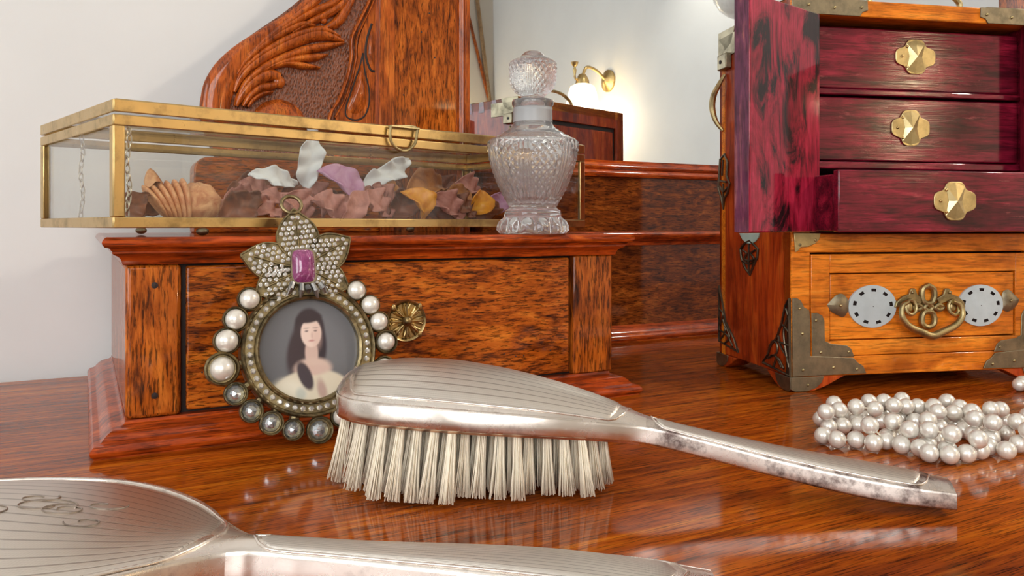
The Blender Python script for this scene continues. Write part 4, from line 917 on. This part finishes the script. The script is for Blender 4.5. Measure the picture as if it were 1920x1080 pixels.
# brass corner mounts
def mount(nm, pts, t0=-.0004, th=.0010, pins=(), mirror=True, m_='bronze', par=None, tz=0.0):
    for mir in ((False, True) if mirror else (False,)):
        q = [cl(*p, 0) for p in pts]; pp = [cl(*p, 0) for p in pins]
        if mir: q = [mo_(p) for p in q]; pp = [mo_(p) for p in pp]
        o = B().prism(q, t0-th, t0, fj).mk(nm, M[m_], par or jw, .0003)
        for p in pp: B().sphere((p[0], t0-th-.0001, p[1]), .0010, 10, 6, (1,.7,1)).mk('pin', M['brass_dull'], o)
mount('corner_mount', ((1484,560),(1492,559),(1500,565),(1506,577),(1515,582),(1517,600),(1517,668),(1598,671),(1606,680),(1616,686),(1622,700),(1484,707)), -.0006, .0010, ((1497,579),(1502,626),(1503,694),(1560,689),(1604,692)))
mount('drawer_corner', ((1520,588),(1530,587),(1540,592),(1544,602),(1545,640),(1556,645),(1586,648),(1594,654),(1600,669),(1521,671)), -.0006, .0007, ((1528,601),(1537,661),(1589,660)), True, 'bronze', ld)
mount('rail_corner', ((1487,437),(1537,438),(1534,450),(1526,458),(1512,464),(1500,464),(1494,472),(1489,474)), -.0004, .0009, ((1498,460),(1527,451)), True, 'plate')
zt = JT-.0110
def tm(mir):
    q = [(0,zt),(.0500,zt),(.0520,zt+.003),(.0560,zt+.0042),(.0555,JT),(0,JT)]
    pp = [(.012,zt+.006),(.031,zt+.005),(.051,zt+.006)]
    if mir: q = [mo_(p) for p in q]; pp = [mo_(p) for p in pp]
    o = B().prism(q, -.0010, 0, fj).mk('top_mount', M['bronze'], jw, .0003)
    for p in pp: B().sphere((p[0], -.0011, p[1]), .0011, 10, 6, (1,.7,1)).mk('pin', M['brass_dull'], o)
    xs_ = sorted((0, .050)) if not mir else [JW-.050, JW]
    B().prism([(xs_[0],0),(xs_[1],0),(xs_[1],.030),(xs_[0],.030)], JT, JT+.0008, lambda a,b,t: (a,b,t)).mk('top_mount', M['bronze'], jw, .0003)
tm(False); tm(True)
# feet with brass toes
def foot(mx_, my_):
    e_ = bpy.data.objects.new('foot', None)
    pr2 = [(0,.0094),(0,.0020),(.0035,.0),(.017,.0),(.026,.0030),(.036,.0078),(.040,.0094)]
    tx = (lambda a: JW-a) if mx_ else (lambda a: a); ty = (lambda a: JD-a) if my_ else (lambda a: a)
    b_ = B(); b_.prism(pr2, 0, .010, lambda a,b,t: (tx(a-.001), ty(t-.001), b)); b_.prism(pr2, 0, .010, lambda a,b,t: (tx(t-.001), ty(a*.8-.001), b))
    f_ = b_.mk('foot', M['chest_side'], jw, .0004)
    sh = [(0,.0094),(0,.0018),(.0035,-.0001),(.012,-.0001),(.019,.0020),(.023,.0055),(.0245,.0094)]
    c_ = B(); c_.prism(sh, -.0018, -.0008, lambda a,b,t: (tx(a-.0018), ty(t), b+.0001)); c_.prism(sh, -.0018, -.0008, lambda a,b,t: (tx(t), ty(a*.8-.0018), b+.0001))
    c_.mk('brass_toe', M['bronze'], f_, .0002); p = (tx(.011), ty(-.0019), .0042); B().sphere(p, .0009, 8, 6).mk('pin', M['brass_dull'], f_)
for mx_ in (0, 1):
    for my_ in (0, 1): foot(mx_, my_)
# pierced mounts on the left side, built as little frets
def fret(nm, outline, loops, r=.0009):
    q = [sd(*p) for p in outline]
    o = B().tube([(-.0008, a, b2) for a, b2 in q], r, 6, True).mk(nm, M['filigree'], jw)
    for lo in loops:
        qq = [(-.0010, *sd(*p)) for p in lo]; B().tube(spline(qq, 16) if len(qq) > 2 else qq, r*.85, 6).mk('fret_bar', M['filigree'], o)
fret('side_corner_fret', ((1482,560),(1474,575),(1468,605),(1458,635),(1446,648),(1442,665),(1432,680),(1484,706)),
     (((1482,590),(1472,620),(1476,660),(1482,690)), ((1462,630),(1466,650),(1478,670),(1482,680)), ((1446,652),(1452,640),(1460,648),(1458,664),(1448,668)), ((1442,672),(1456,668),(1468,690)), ((1452,690),(1460,672),(1472,692)), ((1470,610),(1482,625)), ((1460,640),(1482,650)), ((1476,580),(1482,600))))
B().prism([sd(*p) for p in ((1483,560),(1478,568),(1476,700),(1483,705))], -.0010, 0, fsd).mk('corner_return', M['filigree'], jw)
fret('side_corner_fret', ((1350,536),(1354,556),(1358,578),(1362,604),(1370,620),(1378,636),(1386,660),(1350,640)),
     (((1351,580),(1358,590),(1352,610)), ((1358,600),(1362,620),(1354,636)), ((1352,620),(1366,630),(1376,650)), ((1362,612),(1370,632),(1360,645))))
fret('side_drop_fret', ((1399,456),(1408,452),(1414,458),(1423,468),(1422,482),(1414,500),(1408,516),(1400,505),(1392,485),(1390,468)),
     (((1395,470),(1402,476),(1398,486),(1404,490)), ((1418,470),(1410,476),(1416,486),(1408,490)), ((1406,458),(1406,510)), ((1394,490),(1407,496),(1417,490))))
qs = [sd(*p) for p in ((1388,438),(1426,438),(1424,446),(1418,454),(1410,458),(1402,457),(1394,450))]
B().prism(qs, -.0012, 0, fsd).mk('side_jade', M['jade_green'], jw, .0004)
fret('side_hinge_fret', ((1352,300),(1360,290),(1366,305),(1364,330),(1370,345),(1366,362),(1360,372),(1358,392),(1354,372),(1348,352),(1350,335)),
     (((1358,300),(1356,330)), ((1352,340),(1364,342)), ((1358,345),(1358,385)), ((1352,350),(1358,360),(1366,352))))
q = [sd(*p) for p in ((1350,100),(1350,76),(1400,48),(1400,90),(1370,104))]
B().prism(q, -.0010, 0, fsd).mk('side_top_mount', M['bronze'], jw, .0002)
sx_ = sd(1362, 118); B().box(-.0050, sx_[0]-.009, sx_[1]-.006, 0, sx_[0]+.006, sx_[1]+.006).mk('handle_block', M['bronze'], jw, .0008)
B().lathe([(.0001,.0003),(.0016,.0003),(.0016,0),(.0001,0)], 12, Matrix.Translation((-.0052, sx_[0], sx_[1])) @ Matrix.Rotation(R(-90),4,'Y')).mk('block_hole', M['dark_gap'], jw)
hp = [sd(*p) for p in ((1362,140),(1358,160),(1352,182),(1350,205),(1352,228),(1358,246))]
q = spline([(-.0012-.0055*math.sin(math.pi*i/5), a, b2) for i, (a, b2) in enumerate(hp)], 22)
B().tube(q, [.0012+.0014*math.sin(math.pi*i/21) for i in range(22)], 8).mk('side_bail', M['brass_dull'], jw)
for k_ in range(4):                                     # dovetails along the side's upper edge
    y_ = .022+.022*k_; B().prism([(y_-.005,JT-.013),(y_+.005,JT-.013),(y_+.0036,JT),(y_-.0036,JT)], -.0003, .004, fsd).mk('dovetail', M['burg'], jw)
B().prism([(JD-.022,JT-.012),(JD,JT-.020),(JD,JT),(JD-.028,JT)], -.0010, 0, fsd).mk('side_top_mount', M['bronze'], jw, .0002)
# doors: pin at the stile, inner face lined burgundy
def door(px_, ang, sgn, nm):
    e_ = B(); e_.box(0, -.0108, .1050, sgn*.0790, 0, .2500) if sgn > 0 else e_.box(-.0790, -.0108, .1050, 0, 0, .2500)
    d_ = e_.mk(nm, M['burg_door'], jw, .0010, 38, (px_, -.0008, 0), (0, 0, R(ang)))
    x = sgn*.0790; b_ = B(); b_.box(min(x, x+sgn*.0006), -.0104, .1054, max(x, x+sgn*.0006), -.0006, .2496); b_.mk('door_edge', M['burg_edge'], d_)
    b_ = B(); xx = sorted((sgn*.001, sgn*.078)); b_.box(xx[0], -.0114, .1058, xx[1], -.0108, .2492); b_.mk('door_face', M['chest'], d_)
    cx_ = sgn*.064
    B().prism(quat(cx_, .182, .010, .0120), -.0126, -.0114, fj).mk('door_plate', M['bronze'], d_, .0003)
    B().tube([(cx_, -.0128, .191),(cx_, -.0160, .193),(cx_, -.0172, .189)], .0013, 8).mk('drop_hook', M['filigree'], d_)
    B().dome(sp2([(cx_,.191),(cx_-.005,.180),(cx_-.0075,.168),(cx_,.158),(cx_+.0075,.168),(cx_+.005,.180),(cx_,.191)], 30), -.0150, -.0180, fj, 4, 2).mk('drop_pull', M['brass_dull'], d_)
    return d_
door(.0205, -152, 1, 'left_door'); door(JW-.0205, 152, -1, 'right_door')
# carrying handle on the lid
for px in (1640, 1790):
    c = cl(px, 0, .045); B().lathe([(.0001,0),(.010,0),(.0095,.0015),(.006,.003),(.003,.006),(.0001,.0065)], 20, Matrix.Translation((c[0], .045, JT))).mk('lid_handle_base', M['brass_dull'], jw)
c0_, c1_ = cl(1640,0,.045)[0], cl(1790,0,.045)[0]
B().tube(spline([(c0_,.045,JT+.006),(c0_-.004,.045,JT+.016),(c0_+.012,.045,JT+.026),((c0_+c1_)/2,.045,JT+.029),(c1_-.012,.045,JT+.026),(c1_+.004,.045,JT+.016),(c1_,.045,JT+.006)], 30), .0022, 8).mk('lid_handle', M['brass_dull'], jw)
# glass globe pendant, glimpsed in the looking glass above the chest
gd = thing('globe_pendant', 'unlit glass globe pendant, its lower edge seen in the mirror beside the chest', 'lamp', (1.339, -.087, .658))
B().lathe([(.012,.064),(.030,.058),(.048,.045),(.062,.022),(.066,0),(.062,-.022),(.050,-.042),(.033,-.056),(.014,-.0645),(.001,-.066)], 40, None, None, False).mk('globe', solid('opal_glass', (.80,.80,.76), .15, coat=.8), gd)
B().lathe([(.0645,.004),(.0675,.003),(.0675,-.003),(.0645,-.004)], 40, None, None, False).mk('gilt_band', M['brass'], gd)
B().lathe([(.001,.088),(.012,.086),(.016,.070),(.020,.062),(.001,.062)], 24).mk('cap', M['brass'], gd)
B().tube([(0,0,.08),(0,0,RZ1-.658)], .0022, 6).mk('cord', M['filigree'], gd)
